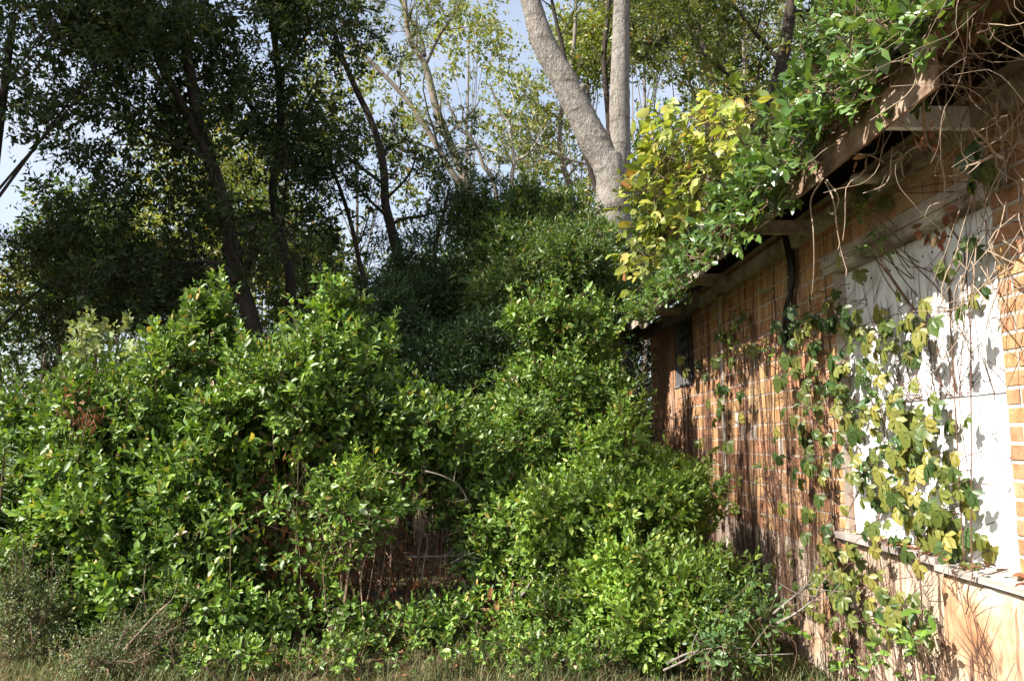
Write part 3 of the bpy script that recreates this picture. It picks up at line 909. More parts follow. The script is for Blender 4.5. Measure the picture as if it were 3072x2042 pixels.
tree('dark_tree', 'thin mottled dark stem leaning between the two shaded trunks', 'tree', 'dark shaded trees',
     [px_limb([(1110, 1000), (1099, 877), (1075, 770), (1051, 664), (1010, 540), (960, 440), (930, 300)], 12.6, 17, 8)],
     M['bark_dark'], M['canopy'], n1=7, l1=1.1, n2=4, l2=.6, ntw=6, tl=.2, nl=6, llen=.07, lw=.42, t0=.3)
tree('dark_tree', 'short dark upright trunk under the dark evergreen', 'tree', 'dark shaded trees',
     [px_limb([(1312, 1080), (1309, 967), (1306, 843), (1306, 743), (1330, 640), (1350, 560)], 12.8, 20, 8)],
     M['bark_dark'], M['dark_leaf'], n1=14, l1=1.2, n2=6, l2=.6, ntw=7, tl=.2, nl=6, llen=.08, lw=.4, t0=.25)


# overhanging canopy from trees standing left of the picture
def crown_tree(name, label, base, height, blobs, leafm, bark, n_sp, nl, llen, lw, tr=.22, tmpl='mid', group=None, hole=.55, hs=.7, inner=.35, tl=.25, limbs=6, cat='tree', lr=.09):
    root = thing(name, (base[0], base[1], 0), label, cat, group)
    mb = MB()
    b = np.array([base[0], base[1], -.1])
    C = np.array([q[0] for q in blobs]); ctr = C.mean(0)
    top = ctr + np.array([0, 0, .3 * (C[:, 2].max() - ctr[2] + 1)])
    mid = b * .5 + top * .5 + np.array([rng.normal(0, .15), rng.normal(0, .15), -.1 * height])
    P = smooth_path([b, b * .75 + mid * .25 + rng.normal(0, .05, 3), mid, top], 16)
    rad = np.linspace(tr, tr * .25, 16)
    mb.tube(P, rad, 10, .03)
    for c, rr in blobs:
        for _ in range(max(1, limbs // 2)):
            k = rng.integers(7, 15)
            tgt = np.asarray(c) + rng.normal(0, .4, 3) * np.asarray(rr)
            mdl = (P[k] + tgt) / 2 + rng.normal(0, .12, 3) * np.asarray(rr) + np.array([0, 0, .15])
            mb.tube(smooth_path([P[k], mdl, tgt], 8), np.linspace(min(rad[k] * .5, lr), .008, 8), 6, cap=False)
    mb.build('trunk', bark, root, True)
    lv = Leaves()
    Pp, Nn = blob_points(blobs, n_sp, inner=inner, hole=hole, hs=hs, bottom=-1, lo=.2)
    T = unit(Nn * .6 + rng.normal(size=Pp.shape) * .7 + np.array([0, 0, .1]))
    sprigs(lv, Pp, T, nl, llen, lw, length=tl, up=.35, droop=.1)
    lv.build('crown', leafm, root, tmpl)
    return root


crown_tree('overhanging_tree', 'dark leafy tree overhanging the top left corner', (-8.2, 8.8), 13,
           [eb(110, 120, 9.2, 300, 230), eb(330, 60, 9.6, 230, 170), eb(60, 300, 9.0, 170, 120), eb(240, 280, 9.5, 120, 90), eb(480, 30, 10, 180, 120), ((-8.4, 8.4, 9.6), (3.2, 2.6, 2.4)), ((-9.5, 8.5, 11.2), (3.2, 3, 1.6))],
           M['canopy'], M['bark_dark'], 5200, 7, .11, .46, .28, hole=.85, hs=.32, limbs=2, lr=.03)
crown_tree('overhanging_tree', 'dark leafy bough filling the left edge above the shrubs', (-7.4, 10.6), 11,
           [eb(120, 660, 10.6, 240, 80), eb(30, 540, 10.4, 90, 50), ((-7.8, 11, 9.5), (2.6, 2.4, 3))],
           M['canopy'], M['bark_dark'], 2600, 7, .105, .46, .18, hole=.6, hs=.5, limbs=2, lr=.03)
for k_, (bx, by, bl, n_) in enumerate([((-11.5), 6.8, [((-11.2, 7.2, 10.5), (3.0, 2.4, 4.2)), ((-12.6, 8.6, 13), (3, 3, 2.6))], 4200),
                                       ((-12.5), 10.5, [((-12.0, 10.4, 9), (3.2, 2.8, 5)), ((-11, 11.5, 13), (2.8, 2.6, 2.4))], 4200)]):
    crown_tree('shade_tree', ['broad unseen tree added for shade left of the picture', 'second unseen tree added for shade further back at left'][k_], (bx, by), 14, bl, M['canopy'], M['bark_dark'], n_, 6, .15, .5, .3, tmpl='far', hole=.2)  # unseen trees, added to throw shade on the dark left trees
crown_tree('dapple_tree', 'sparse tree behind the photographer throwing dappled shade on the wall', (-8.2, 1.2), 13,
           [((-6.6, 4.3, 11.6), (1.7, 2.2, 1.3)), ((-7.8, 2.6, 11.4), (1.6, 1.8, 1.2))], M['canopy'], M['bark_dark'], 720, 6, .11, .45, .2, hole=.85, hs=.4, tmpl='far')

# ------------------------------------------------------------------ far woodland and backdrop trees
far_specs = [  # px of crown centre, depth, rx px, rz px, material, sprigs
    (60, 820, 26, 330, 190, 'autumn2', 1500), (330, 780, 24, 260, 230, 'mid_leaf', 1500), (640, 800, 27, 320, 270, 'autumn', 1500), (960, 760, 24, 300, 300, 'autumn2', 1400),
    (1260, 900, 26, 300, 330, 'mid_leaf', 1500), (1560, 860, 25, 280, 260, 'autumn', 1500), (1850, 760, 27, 320, 300, 'autumn2', 1700), (2120, 520, 24, 320, 330, 'mid_leaf', 2000),
    (2420, 420, 26, 380, 360, 'autumn2', 2300), (1640, 330, 28, 210, 330, 'autumn', 1150), (1040, 330, 27, 230, 300, 'autumn', 1200), (1400, 120, 30, 230, 170, 'autumn', 600),
    (2150, 60, 28, 330, 250, 'autumn2', 1800), (2620, 80, 22, 300, 260, 'mid_leaf', 1500), (1930, 130, 24, 150, 220, 'autumn2', 700), (780, 460, 30, 260, 330, 'autumn', 1000),
    (1760, 60, 26, 200, 160, 'autumn', 700)]
far_label = ['hazy olive tree on the skyline at the far left edge', 'green far tree under the bright sky gap at left', 'pale far tree glimpsed behind the dark leaning trunk', 'olive far tree glimpsed right of the second dark trunk',
             'green far tree behind the dark evergreen thicket', 'pale far tree behind the white stemmed tree', 'olive far tree behind the base of the forked tree', 'green far tree right of the forked trunk',
             'broad olive far tree behind the roof vines', 'pale yellow crown behind the left limb of the forked tree', 'pale yellow crown left of the leaning pale trees', 'thin pale crown high in the open sky',
             'olive crown high between forked tree and roof', 'green crown above the top right roof edge', 'narrow olive crown beside the right limb of the forked tree', 'pale crown showing through the shaded pair of trunks',
             'pale crown between the two limbs at the top']
for (px, py, Y, rx, rz_, mk, n_), lb in zip(far_specs, far_label):
    c = at(px, py, Y); s = Y / F
    a, b = rx * s, rz_ * s
    bl = [(c + np.array([rng.normal(0, .35) * a, rng.normal(0, .3) * a, rng.normal(0, .35) * b]), (a * .62, a * .6, b * .6)) for _ in range(4)]
    crown_tree('far_tree', lb, (c[0] + rng.normal(0, .5), Y), c[2], bl, M[mk], M['bark_mid'], int(n_ * (.6 if (1000 < px < 1700 and py < 400) else 1.5 if px > 1580 else 1.1)), 6, .21, .52, .14, tmpl='far', group='trees of the wood behind', hole=.5, hs=1.0, tl=.45, limbs=4, lr=.045)
# dense low wood right behind: reads as one mass
lv = Leaves()
n_ = 9000
x = rng.uniform(-26, 24, n_); y = rng.uniform(27, 42, n_)
z = rng.uniform(.1, 1, n_) ** .8 * (6.5 + 2.0 * np.sin(x * .5) + 1.2 * np.sin(x * 1.3 + 1))
P = np.stack([x, y, z], -1)
T = unit(rng.normal(size=P.shape) + np.array([0, -.4, .3]))
sprigs(lv, P, T, 6, .30, .5, length=.6)
root = thing('distant_wood', (0, 34, 0), 'dense distant wood closing the view behind all trunks', 'woodland'); root['kind'] = 'stuff'
lv.build('foliage', M['mid_leaf'], root, 'far')
mb = MB()
for _ in range(120):
    bx, by = rng.uniform(-24, 22), rng.uniform(22, 40)
    h = rng.uniform(3, 6)
    mb.tube(smooth_path([(bx, by, -.1), (bx + rng.normal(0, .3), by, h * .5), (bx + rng.normal(0, .9), by, h)], 8), np.linspace(rng.uniform(.06, .14), .03, 8), 5, cap=False)
mb.build('stems', M['bark_mid'], root, True, 'stuff')

# ------------------------------------------------------------------ shrubs
def shrub(name, label, blobs, leafm, n_sp, nl, llen, lw, group, base=None, tmpl='near', hole=.5, hs=.3, inner=.5, tl=.25, face=.5, stems=9, singles=60, spikes=0, out=.7, upT=.45, fill=0.3, cat='shrub', stem_mat='twig', bottom=-.97, knobs=7):
    blobs = list(blobs)
    for c, rr in list(blobs):
        for _ in range(knobs):
            d = unit(rng.normal(size=3) + np.array([0, -.5, .35])); rr_ = np.asarray(rr)
            f = rng.uniform(.22, .42)
            blobs.append((c + d * rr_ * rng.uniform(.75, 1.0), rr_ * f * np.array([1, 1, rng.uniform(.7, 1.2)])))
        blobs[[id(q[0]) for q in blobs].index(id(c))] = (c, np.asarray(rr) * .86)
    C = np.array([b[0] for b in blobs]); RR = np.array([b[1] for b in blobs])
    if base is None:
        base = (C[:, 0].mean(), C[:, 1].mean())
    root = thing(name, (base[0], base[1], 0), label, cat, group)
    mb = MB()
    P, N = blob_points(blobs, n_sp, inner=inner, hole=hole, hs=hs, face=face, bottom=bottom, lo=.06, rough=.2)
    T = unit(N * out + np.array([0, 0, upT]) + rng.normal(0, .45, P.shape))
    ln = tl * rng.uniform(.6, 1.3, len(P))
    lv = Leaves()
    sprigs(lv, P, T, nl, llen, lw, length=ln, up=.45)
    # leader shoots that break the outline
    if spikes:
        top = np.argsort(-(P[:, 2] + rng.normal(0, .25, len(P))))[:spikes]
        SP = []; ST = []
        side = rng.choice(len(P), spikes, replace=False)
        for n_, q in enumerate(list(top) + list(side)):
            d = unit(np.array([rng.normal(0, .3), rng.normal(0, .3), 1]) + (.35 if n_ < spikes else 1.1) * N[q])
            L_ = rng.uniform(.12, .45)
            pth = smooth_path([P[q] - d * .15, P[q] + d * L_ * .5 + rng.normal(0, .02, 3), P[q] + d * L_], 6)
            mb.tube(pth, np.linspace(.006, .002, 6), 4, cap=False)
            for s in np.linspace(.25, 1, int(3 + L_ * 9)):
                k = pth[min(int(s * 5), 5)]
                SP.append(k); ST.append(unit(d + rng.normal(0, .55, 3)))
        sprigs(lv, np.array(SP), np.array(ST), max(4, nl - 3), llen, lw, length=tl * .6, up=.35)
    # inner leaves
    nf = int(n_sp * fill)
    if nf:
        P2, N2 = blob_points(blobs, nf, inner=.3, hole=0, bottom=-1, lo=.06)
        sprigs(lv, P2, unit(N2 + rng.normal(0, .6, P2.shape)), nl, llen, lw, length=tl)
    # stems: from the ground to shell points
    pick = rng.choice(len(P), min(len(P), stems * 7), replace=False)
    feet = [np.array([base[0] + rng.normal(0, .3 * RR[:, 0].max()), base[1] + rng.normal(0, .2), -.05]) for _ in range(stems)]
    for n_, q in enumerate(pick):
        f_ = feet[n_ % stems].copy()
        wide = 1.0 if P[q][2] < .75 else .72
        f_[:2] = f_[:2] * (1 - wide) + (P[q][:2] + rng.normal(0, .07, 2)) * wide
        f_[0] = min(f_[0], DW - .06)
        mid = f_ * .45 + P[q] * .55 + rng.normal(0, .08, 3); mid[2] += .08
        r_ = (rng.uniform(.007, .016) if n_ < stems else rng.uniform(.003, .008)) * (1 if P[q][2] > .75 else .5)
        mb.tube(smooth_path([f_, mid, P[q]], 8), np.linspace(r_, .003, 8), 5, cap=False)
    for b, d, L_ in zip(P[::3], T[::3], ln[::3]):
        mb.tube([b - d * .06, b + d * L_ * .9], [.0035, .0015], 3, cap=False)
    mb.build('stems', M[stem_mat], root, True, 'stuff')
    arr = lv.arrays()
    keep = np.ones(len(arr[0]), bool)
    if singles:
        d = arr[0] - np.array([0, 0, EYE])
        sc = arr[3] / np.linalg.norm(d, axis=1) * (.4 + np.abs(arr[2][:, 1])) + rng.random(len(d)) * .004
        idx = np.argsort(-sc)[:singles]
        keep[idx] = False
        leaf_objects(arr, leafm, root, idx)
    lv.build('foliage', leafm, root, tmpl, keep=keep)
    return root


G1 = 'glossy green shrubs in front of the wood'
shrub('laurel_shrub', 'glossy sunlit green shrub at the left edge of the thicket', [eb(180, 1440, 8.0, 230, 190), eb(60, 1520, 7.7, 200, 190), eb(330, 1250, 8.3, 140, 100), eb(220, 1690, 7.4, 280, 200)], M['laurel'], 1800, 10, .088, .52, G1, spikes=45, singles=90, hole=.6)
shrub('laurel_shrub', 'tall glossy shrub peaking before the dark leaning trunk', [eb(600, 1270, 8.0, 220, 190), eb(590, 1090, 8.2, 85, 80), eb(640, 1010, 8.2, 45, 50), eb(430, 1450, 7.6, 240, 210), eb(540, 1700, 7.2, 270, 200)], M['laurel'], 2200, 10, .088, .52, G1, spikes=70, singles=110, hole=.6)
shrub('laurel_shrub', 'glossy shrub with a high pointed top in the middle of the thicket', [eb(960, 1240, 7.9, 250, 170), eb(1055, 1110, 8.1, 110, 80), eb(1015, 1000, 8.0, 45, 60), eb(1140, 1040, 8.0, 55, 45), eb(1190, 1310, 7.8, 170, 120), eb(800, 1310, 7.6, 200, 160)], M['laurel'], 1900, 10, .088, .52, G1, spikes=70, singles=110, hole=.65)
shrub('laurel_shrub', 'broad sunlit shrub knitting the left thicket together', [eb(330, 1340, 7.9, 210, 140), eb(775, 1275, 7.9, 120, 90), eb(620, 1450, 7.4, 230, 150), eb(170, 1290, 8.2, 150, 90), eb(330, 1560, 7.3, 240, 150), eb(900, 1370, 7.6, 190, 90)], M['laurel'], 1900, 10, .088, .52, G1, singles=90, spikes=30, hole=.45)
shrub('laurel_shrub', 'thin drooping shrub over the brown dead brush', [eb(840, 1600, 7.1, 200, 150), eb(1080, 1540, 7.1, 130, 130), eb(690, 1820, 6.9, 230, 120), eb(980, 1850, 6.9, 170, 80)], M['laurel'], 760, 8, .085, .52, G1, hole=.8, singles=60, fill=.0, stems=3)
shrub('laurel_shrub', 'mid green shrub in the dip right of the dead brush', [eb(1430, 1480, 8.2, 170, 180), eb(1560, 1590, 7.8, 200, 160), eb(1500, 1350, 8.6, 140, 110)], M['laurel'], 1200, 10, .076, .52, G1, singles=70, hole=.6)
shrub('laurel_shrub', 'tall upright shrub left of the brick corner under the forked tree', [eb(1680, 1150, 9.4, 170, 160), eb(1770, 1240, 9.2, 130, 130), eb(1650, 1330, 9.0, 180, 130), eb(1710, 1020, 9.6, 150, 100), eb(1600, 1230, 9.5, 150, 140)], M['laurel'], 2300, 10, .08, .52, G1, singles=70, spikes=20, hole=.6)
shrub('bright_shrub', 'bright yellow green shrub against the brick wall', [eb(1830, 1480, 7.6, 210, 130), eb(1960, 1570, 7.3, 170, 160), eb(1750, 1630, 7.2, 220, 160), eb(1990, 1490, 7.6, 100, 70)], M['laurel_bright'], 1800, 10, .08, .52, G1, singles=100, spikes=16, hole=.6)
shrub('bright_shrub', 'low green shrub at the foot of the stucco base', [eb(2140, 1770, 6.5, 150, 90), eb(2060, 1870, 6.1, 190, 100), eb(2270, 1910, 5.8, 100, 70), eb(1930, 1770, 6.6, 170, 120)], M['laurel_bright'], 950, 10, .07, .52, G1, singles=100, hole=.6)
shrub('low_shrub', 'small bluish leaved plant among the green at the base', [eb(2250, 1850, 5.65, 70, 50), eb(2200, 1930, 5.5, 60, 40)], M['bluish'], 90, 8, .05, .6, None, singles=40, stems=5, hole=.7)
shrub('low_shrub', 'leafy skirt of low shoots closing the foot of the left shrubs', [eb(420, 1840, 7.2, 260, 110), eb(700, 1860, 7.1, 230, 90), eb(180, 1800, 7.3, 200, 120)], M['laurel'], 900, 9, .075, .5, None, singles=40, hole=.55)
shrub('low_shrub', 'fringe of small weeds along the grass edge', [eb(700, 1965, 6.1, 160, 35), eb(980, 1960, 6.2, 150, 35), eb(1280, 1965, 6.1, 170, 40), eb(1560, 1955, 6.1, 170, 45), eb(1800, 1965, 6.0, 130, 45)], M['laurel'], 420, 7, .05, .55, None, singles=0, hole=.8, tl=.12)
shrub('low_shrub', 'dark low seedlings in the shade below the thicket', [eb(1640, 1830, 6.9, 180, 90), eb(1420, 1870, 6.9, 170, 70), eb(1800, 1890, 6.6, 150, 80), eb(1250, 1900, 6.8, 120, 60)], M['laurel'], 520, 8, .07, .45, None, singles=40, hole=.7)
shrub('weedy_bush', 'fine leaved grey green weeds in the lower left corner', [eb(90, 1860, 6.5, 160, 110), eb(330, 1950, 6.0, 160, 50), eb(480, 1890, 6.4, 80, 70)], M['weed'], 900, 9, .03, .5, None, tmpl='mid', singles=0, tl=.14, cat='weeds', hole=.7, spikes=25)
shrub('scrambling_vine', 'pale round leaved vine scrambling over the top of the left shrub', [eb(300, 1030, 7.9, 90, 45), eb(420, 1090, 7.7, 50, 40)], M['round_leaf'], 46, 7, .075, .85, None, singles=60, hole=.3, stems=1, cat='vine', tl=.2)
shrub('scrambling_vine', 'yellowish small leaved vine threading the middle shrub', [eb(1120, 1420, 6.9, 90, 60), eb(1010, 1650, 6.8, 80, 60)], M['laurel_bright'], 60, 8, .05, .5, None, singles=40, hole=.3, stems=1, cat='vine', tl=.2)
root = thing('palm_frond', (at(20, 1500, 6.9)[0], 6.9, 0), 'narrow comb like palm frond at the left edge of the picture', 'palm')
mb = MB(); lv = Leaves()
for (px_, dx_) in ((8, 0),):
    pth = smooth_path([at(px_ - 40, 1900, 6.9), at(px_ - 15, 1600, 6.85), at(px_, 1420, 6.8), at(px_ + 8, 1330, 6.75)], 26)
    mb.tube(pth, np.linspace(.012, .004, 26), 5, cap=False)
    for k in range(8, 26):
        for sg in (-1, 1):
            lv.add(pth[k:k + 1], unit(np.array([[sg * .9, -.15, -.25 + .12 * rng.normal()]])), unit(np.array([[0, -.5, 1.]])), .13 * rng.uniform(.6, 1.1), .014)
mb.build('rachis', M['twig'], root, True)
arr = lv.arrays(); leaf_objects(arr, M['dark_leaf'], root, range(len(arr[0])), 'leaflet')
# shade-side understorey
G2 = 'dark understorey shrubs'
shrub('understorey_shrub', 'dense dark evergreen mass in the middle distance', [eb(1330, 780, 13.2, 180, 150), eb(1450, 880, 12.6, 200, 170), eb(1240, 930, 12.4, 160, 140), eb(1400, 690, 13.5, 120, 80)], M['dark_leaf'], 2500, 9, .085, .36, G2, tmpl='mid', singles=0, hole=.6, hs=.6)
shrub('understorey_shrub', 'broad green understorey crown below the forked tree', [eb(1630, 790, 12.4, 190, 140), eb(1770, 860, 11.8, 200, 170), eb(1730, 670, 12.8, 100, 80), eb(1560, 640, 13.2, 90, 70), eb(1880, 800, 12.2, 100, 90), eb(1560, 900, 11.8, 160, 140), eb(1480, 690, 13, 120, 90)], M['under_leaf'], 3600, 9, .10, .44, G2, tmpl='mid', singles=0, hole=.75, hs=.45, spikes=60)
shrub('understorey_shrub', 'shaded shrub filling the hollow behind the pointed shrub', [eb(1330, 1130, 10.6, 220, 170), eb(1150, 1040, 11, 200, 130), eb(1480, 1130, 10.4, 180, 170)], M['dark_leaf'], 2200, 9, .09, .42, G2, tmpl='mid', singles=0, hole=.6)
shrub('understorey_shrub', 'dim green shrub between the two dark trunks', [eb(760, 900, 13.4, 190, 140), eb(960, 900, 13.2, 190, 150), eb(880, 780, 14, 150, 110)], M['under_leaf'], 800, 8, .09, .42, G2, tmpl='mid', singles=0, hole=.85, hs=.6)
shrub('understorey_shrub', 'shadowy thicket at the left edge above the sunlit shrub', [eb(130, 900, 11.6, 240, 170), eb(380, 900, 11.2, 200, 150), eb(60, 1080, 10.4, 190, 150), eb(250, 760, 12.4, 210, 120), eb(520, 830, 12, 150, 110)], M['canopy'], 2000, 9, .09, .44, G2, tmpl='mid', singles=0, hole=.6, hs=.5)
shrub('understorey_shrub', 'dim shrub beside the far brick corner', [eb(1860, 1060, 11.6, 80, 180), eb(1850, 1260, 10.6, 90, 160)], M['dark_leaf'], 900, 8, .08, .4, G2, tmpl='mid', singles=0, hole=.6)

# ------------------------------------------------------------------ dead brush, dry leaves, sticks, log
def brush(name, label, cat, spots, group=None, llen=.085, leafy=True, n_tw=0, mat='twig', box=None):
    c = np.mean([s[0] for s in spots], 0)
    root = thing(name, (c[0], c[1], 0), label, cat, group)
    lv = Leaves(); mb = MB()
    for P0, sp, n in spots:
        P = P0 + rng.normal(size=(n, 3)) * np.asarray(sp)
        P[:, 2] = np.maximum(P[:, 2], .06)
        D = unit(np.array([0, 0, -1]) + rng.normal(0, .55, (n, 3)))
        lv.add(P, D, unit(rng.normal(size=(n, 3)) + np.array([0, -.8, 0])), llen * rng.uniform(.7, 1.3, n), llen * .4 * rng.uniform(.6, 1.2, n))
        for _ in range(n_tw):
            a = P0 + rng.normal(size=3) * np.asarray(sp) * 1.2
            d = unit(rng.normal(size=3) + np.array([0, 0, .2]))
            L_ = rng.uniform(.25, .7)
            mb.tube(smooth_path([a - d * L_ * .5, a + rng.normal(0, .05, 3), a + d * L_ * .5], 6), np.linspace(.006, .002, 6), 4, cap=False)
        # carrying stems
        for _ in range(3):
            a = P0 + np.array([rng.normal(0, sp[0]), rng.normal(0, sp[1]), 0]); a[2] = -.03
            b = P0 + rng.normal(size=3) * np.asarray(sp)
            mb.tube(smooth_path([a, (a + b) / 2 + rng.normal(0, .06, 3), b], 6), np.linspace(.012, .004, 6), 5, cap=False)
    mb.build('twigs', M[mat], root, True, 'stuff')
    lv.build('dead_leaves', M['dead_leaf'], root, 'near')
    return root


brush('dead_brush', 'rust brown dead brush hidden under the pointed shrub', 'dead brush',
      [(at(930, 1480, 7.55), (.45, .15, .32), 800), (at(850, 1660, 7.3), (.38, .15, .28), 560), (at(1180, 1640, 8.0), (.35, .2, .2), 200), (at(1250, 1760, 7.7), (.3, .2, .16), 200), (at(1080, 1780, 7.6), (.4, .2, .14), 200)], n_tw=26)
brush('dead_leaf_cluster', 'hanging clump of curled brown leaves on a stub', 'dead leaves', [(at(1512, 1850, 6.9), (.07, .06, .13), 75)], llen=.11, n_tw=2)
brush('dead_leaf_cluster', 'small red brown leaf clump on the left shrub', 'dead leaves', [(at(265, 1250, 7.1), (.10, .06, .07), 60), (at(225, 1180, 7.2), (.04, .04, .1), 20)], llen=.07, n_tw=1)
brush('dead_leaf_cluster', 'brown fern like tuft right of the hanging clump', 'dead leaves', [(at(1745, 1790, 6.9), (.12, .08, .08), 40)], llen=.09, n_tw=3)


def sticks(name, label, paths, mat, cat='branch', r0=.012, group=None, sub=4, sublen=.25):
    c = np.asarray(paths[0][0])
    root = thing(name, (c[0], c[1], 0), label, cat, group)
    mb = MB()
    for n_, p in enumerate(paths):
        P = smooth_path(p, 14)
        mb = MB()
        mb.tube(P, np.linspace(r0, r0 * .35, 14), 6, .05)
        mb.build('stem', mat, root, True)
    tw = MB()
    for p in paths:
        P = smooth_path(p, 14)
        for _ in range(sub):
            k = rng.integers(4, 13)
            d = unit((P[k] - P[k - 1]) / np.linalg.norm(P[k] - P[k - 1]) + rng.normal(0, .8, 3))
            L_ = sublen * rng.uniform(.4, 1.2)
            tw.tube(smooth_path([P[k], P[k] + d * L_ * .5 + rng.normal(0, .015, 3), P[k] + d * L_ + np.array([0, 0, .02])], 5), np.linspace(r0 * .45, r0 * .15, 5), 4, cap=False)
    if tw.n: tw.build('twigs', mat, root, True, 'stuff')
    return root


sticks('fallen_branch', 'pale bleached dead branch lying by the foot of the wall', [[at(2000, 1990, 5.6), at(2080, 1955, 5.55), at(2170, 1975, 5.5), at(2260, 1965, 5.5), at(2380, 1960, 5.45)], [at(1990, 2010, 5.55), at(2070, 1970, 5.5), at(2110, 1930, 5.6)]], M['grey_twig'], r0=.009, sub=6)
sticks('dead_branch', 'thin grey dead branch arching over the low green shrub', [[at(1960, 1970, 5.9), at(1965, 1900, 5.9), at(2010, 1862, 5.9), at(2060, 1860, 5.85), at(2110, 1890, 5.8)]], M['grey_twig'], r0=.009, sub=3)
sticks('dead_branch', 'dry forked branches leaning on the stucco base', [[at(2320, 1840, 5.6), at(2380, 1790, 5.5), at(2450, 1740, 5.4)], [at(2330, 1870, 5.5), at(2400, 1830, 5.45), at(2470, 1770, 5.35)]], M['grey_twig'], r0=.011, sub=5)
sticks('dead_branch', 'grey bare twigs in the gap right of the dead brush', [[at(1262, 1750, 7.2), at(1272, 1690, 7.2), at(1282, 1620, 7.2), at(1262, 1580, 7.2)], [at(1220, 1670, 7.2), at(1300, 1668, 7.2), at(1390, 1665, 7.25)], [at(1350, 1690, 7.2), at(1375, 1675, 7.2), at(1400, 1660, 7.2)]], M['grey_twig'], r0=.009, sub=7)
sticks('dead_branch', 'grey broken branch poking out of the middle shrub', [[at(1275, 1412, 7.0), at(1330, 1428, 7.0), at(1380, 1460, 7.05), at(1420, 1530, 7.1)]], M['bark_mid'], r0=.008, sub=3)
sticks('dead_branch', 'lichened forked stub above the hanging leaf clump', [[at(1535, 1800, 6.9), at(1570, 1780, 6.9), at(1592, 1745, 6.9)], [at(1420, 1830, 7.0), at(1410, 1800, 7.0), at(1390, 1775, 7.0)]], M['grey_twig'], r0=.024, sub=2)
sticks('dead_branch', 'pale diagonal stick standing in the grass at lower left', [[at(300, 2035, 5.8), at(370, 1950, 5.9), at(450, 1860, 6.0), at(500, 1810, 6.1)]], M['dry_twig'], r0=.008, sub=2)
for k_, (a, b, lb) in enumerate([((1005, 2000, 6.5), (1000, 1800, 6.7), 'thin upright bare stem at the front of the thicket, below the pointed shrub'), ((1100, 1960, 6.6), (1078, 1700, 6.8), 'thin bent bare stem in front of the brown brush'),
                                 ((820, 1990, 6.6), (800, 1780, 6.8), 'thin upright stem left of the brown brush'), ((1240, 1960, 6.7), (1150, 1830, 6.9), 'reddish leaning sapling stem near the fallen log')]):
    A, B = at(*a), at(*b)
    sticks('sapling_stem', lb, [[A, (A + B) / 2 + rng.normal(0, .03, 3), B]], M['dry_twig' if k_ < 3 else 'twig'], cat='stem', r0=.006, group='bare stems at the edge', sub=3)
lg = MB(); A, B = at(1330, 1905, 7.4), at(1000, 1850, 8.3)
A[2] = .09; B[2] = .16
lg.tube(smooth_path([B, (A + B) / 2 + np.array([0, 0, .03]), A], 12), np.linspace(.07, .11, 12), 12, .05)
lo_ = lg.build('fallen_log', M['bark_mid'], None, True)
prop(lo_, 'grey fallen log half hidden in the shade below the dead brush', 'log')

# ------------------------------------------------------------------ grass and litter
n_ = 42000
x = rng.uniform(-5.2, 3.0, n_); y = rng.uniform(4.6, 7.8, n_)
ok = (x < 2.42) & ((y < 7.1) | (rng.random(n_) < .35)) & (lump(np.stack([x, y, x * 0], -1), .5) > -.9 + rng.normal(0, .4, n_))
x, y = x[ok], y[ok]; n_ = len(x)
h = rng.uniform(.03, .15, n_) * (1 + .5 * (lump(np.stack([x, y, x * 0 + 3], -1), .6) > .3)); w = rng.uniform(.002, .0045, n_)
a = rng.uniform(0, 6.28, n_); lean = rng.uniform(.1, 1.1, n_)
dx = np.stack([np.cos(a), np.sin(a), a * 0], -1); sd = np.stack([-np.sin(a), np.cos(a), a * 0], -1)
P0 = np.stack([x, y, ground_z(x, y) - .01], -1)
V = []
for s, ww in ((0, 1), (.5, .8), (1, .0)):
    c = P0 + dx * (lean * h * s * s)[:, None] + np.array([0, 0, 1]) * (h * (s - .35 * lean * s * s * .8))[:, None]
    if ww: V += [c - sd * (w * ww)[:, None], c + sd * (w * ww)[:, None]]
    else: V += [c]
V = np.stack(V, 1).reshape(-1, 3)
o5 = (np.arange(n_) * 5)[:, None]
me = mesh_arrays('grass', V, [np.array([[0, 1, 3, 2]]) + o5, np.array([[2, 3, 4]]) + o5], np.repeat(rng.random(n_), 5))
go = link('grass', me, None, M['grass'], 'stuff')
prop(go, 'sparse dry grass along the front of the thicket', 'grass')
lv = Leaves()
n_ = 3800
x = rng.uniform(-6, 2.4, n_); y = rng.uniform(4.2, 11, n_)
P = np.stack([x, y, ground_z(x, y) + rng.uniform(.004, .05, n_)], -1)
D = unit(np.stack([rng.normal(size=n_), rng.normal(size=n_), rng.normal(0, .3, n_)], -1))
lv.add(P, D, unit(np.array([0, 0, 1]) + rng.normal(0, .4, (n_, 3))), rng.uniform(.04, .1, n_), rng.uniform(.018, .04, n_))
lo_ = link('leaf_litter', lv.mesh('leaf_litter', np.zeros(3), 'mid'), None, M['dead_leaf'], 'stuff')
prop(lo_, 'scattered brown fallen leaves on the ground', 'leaf litter')

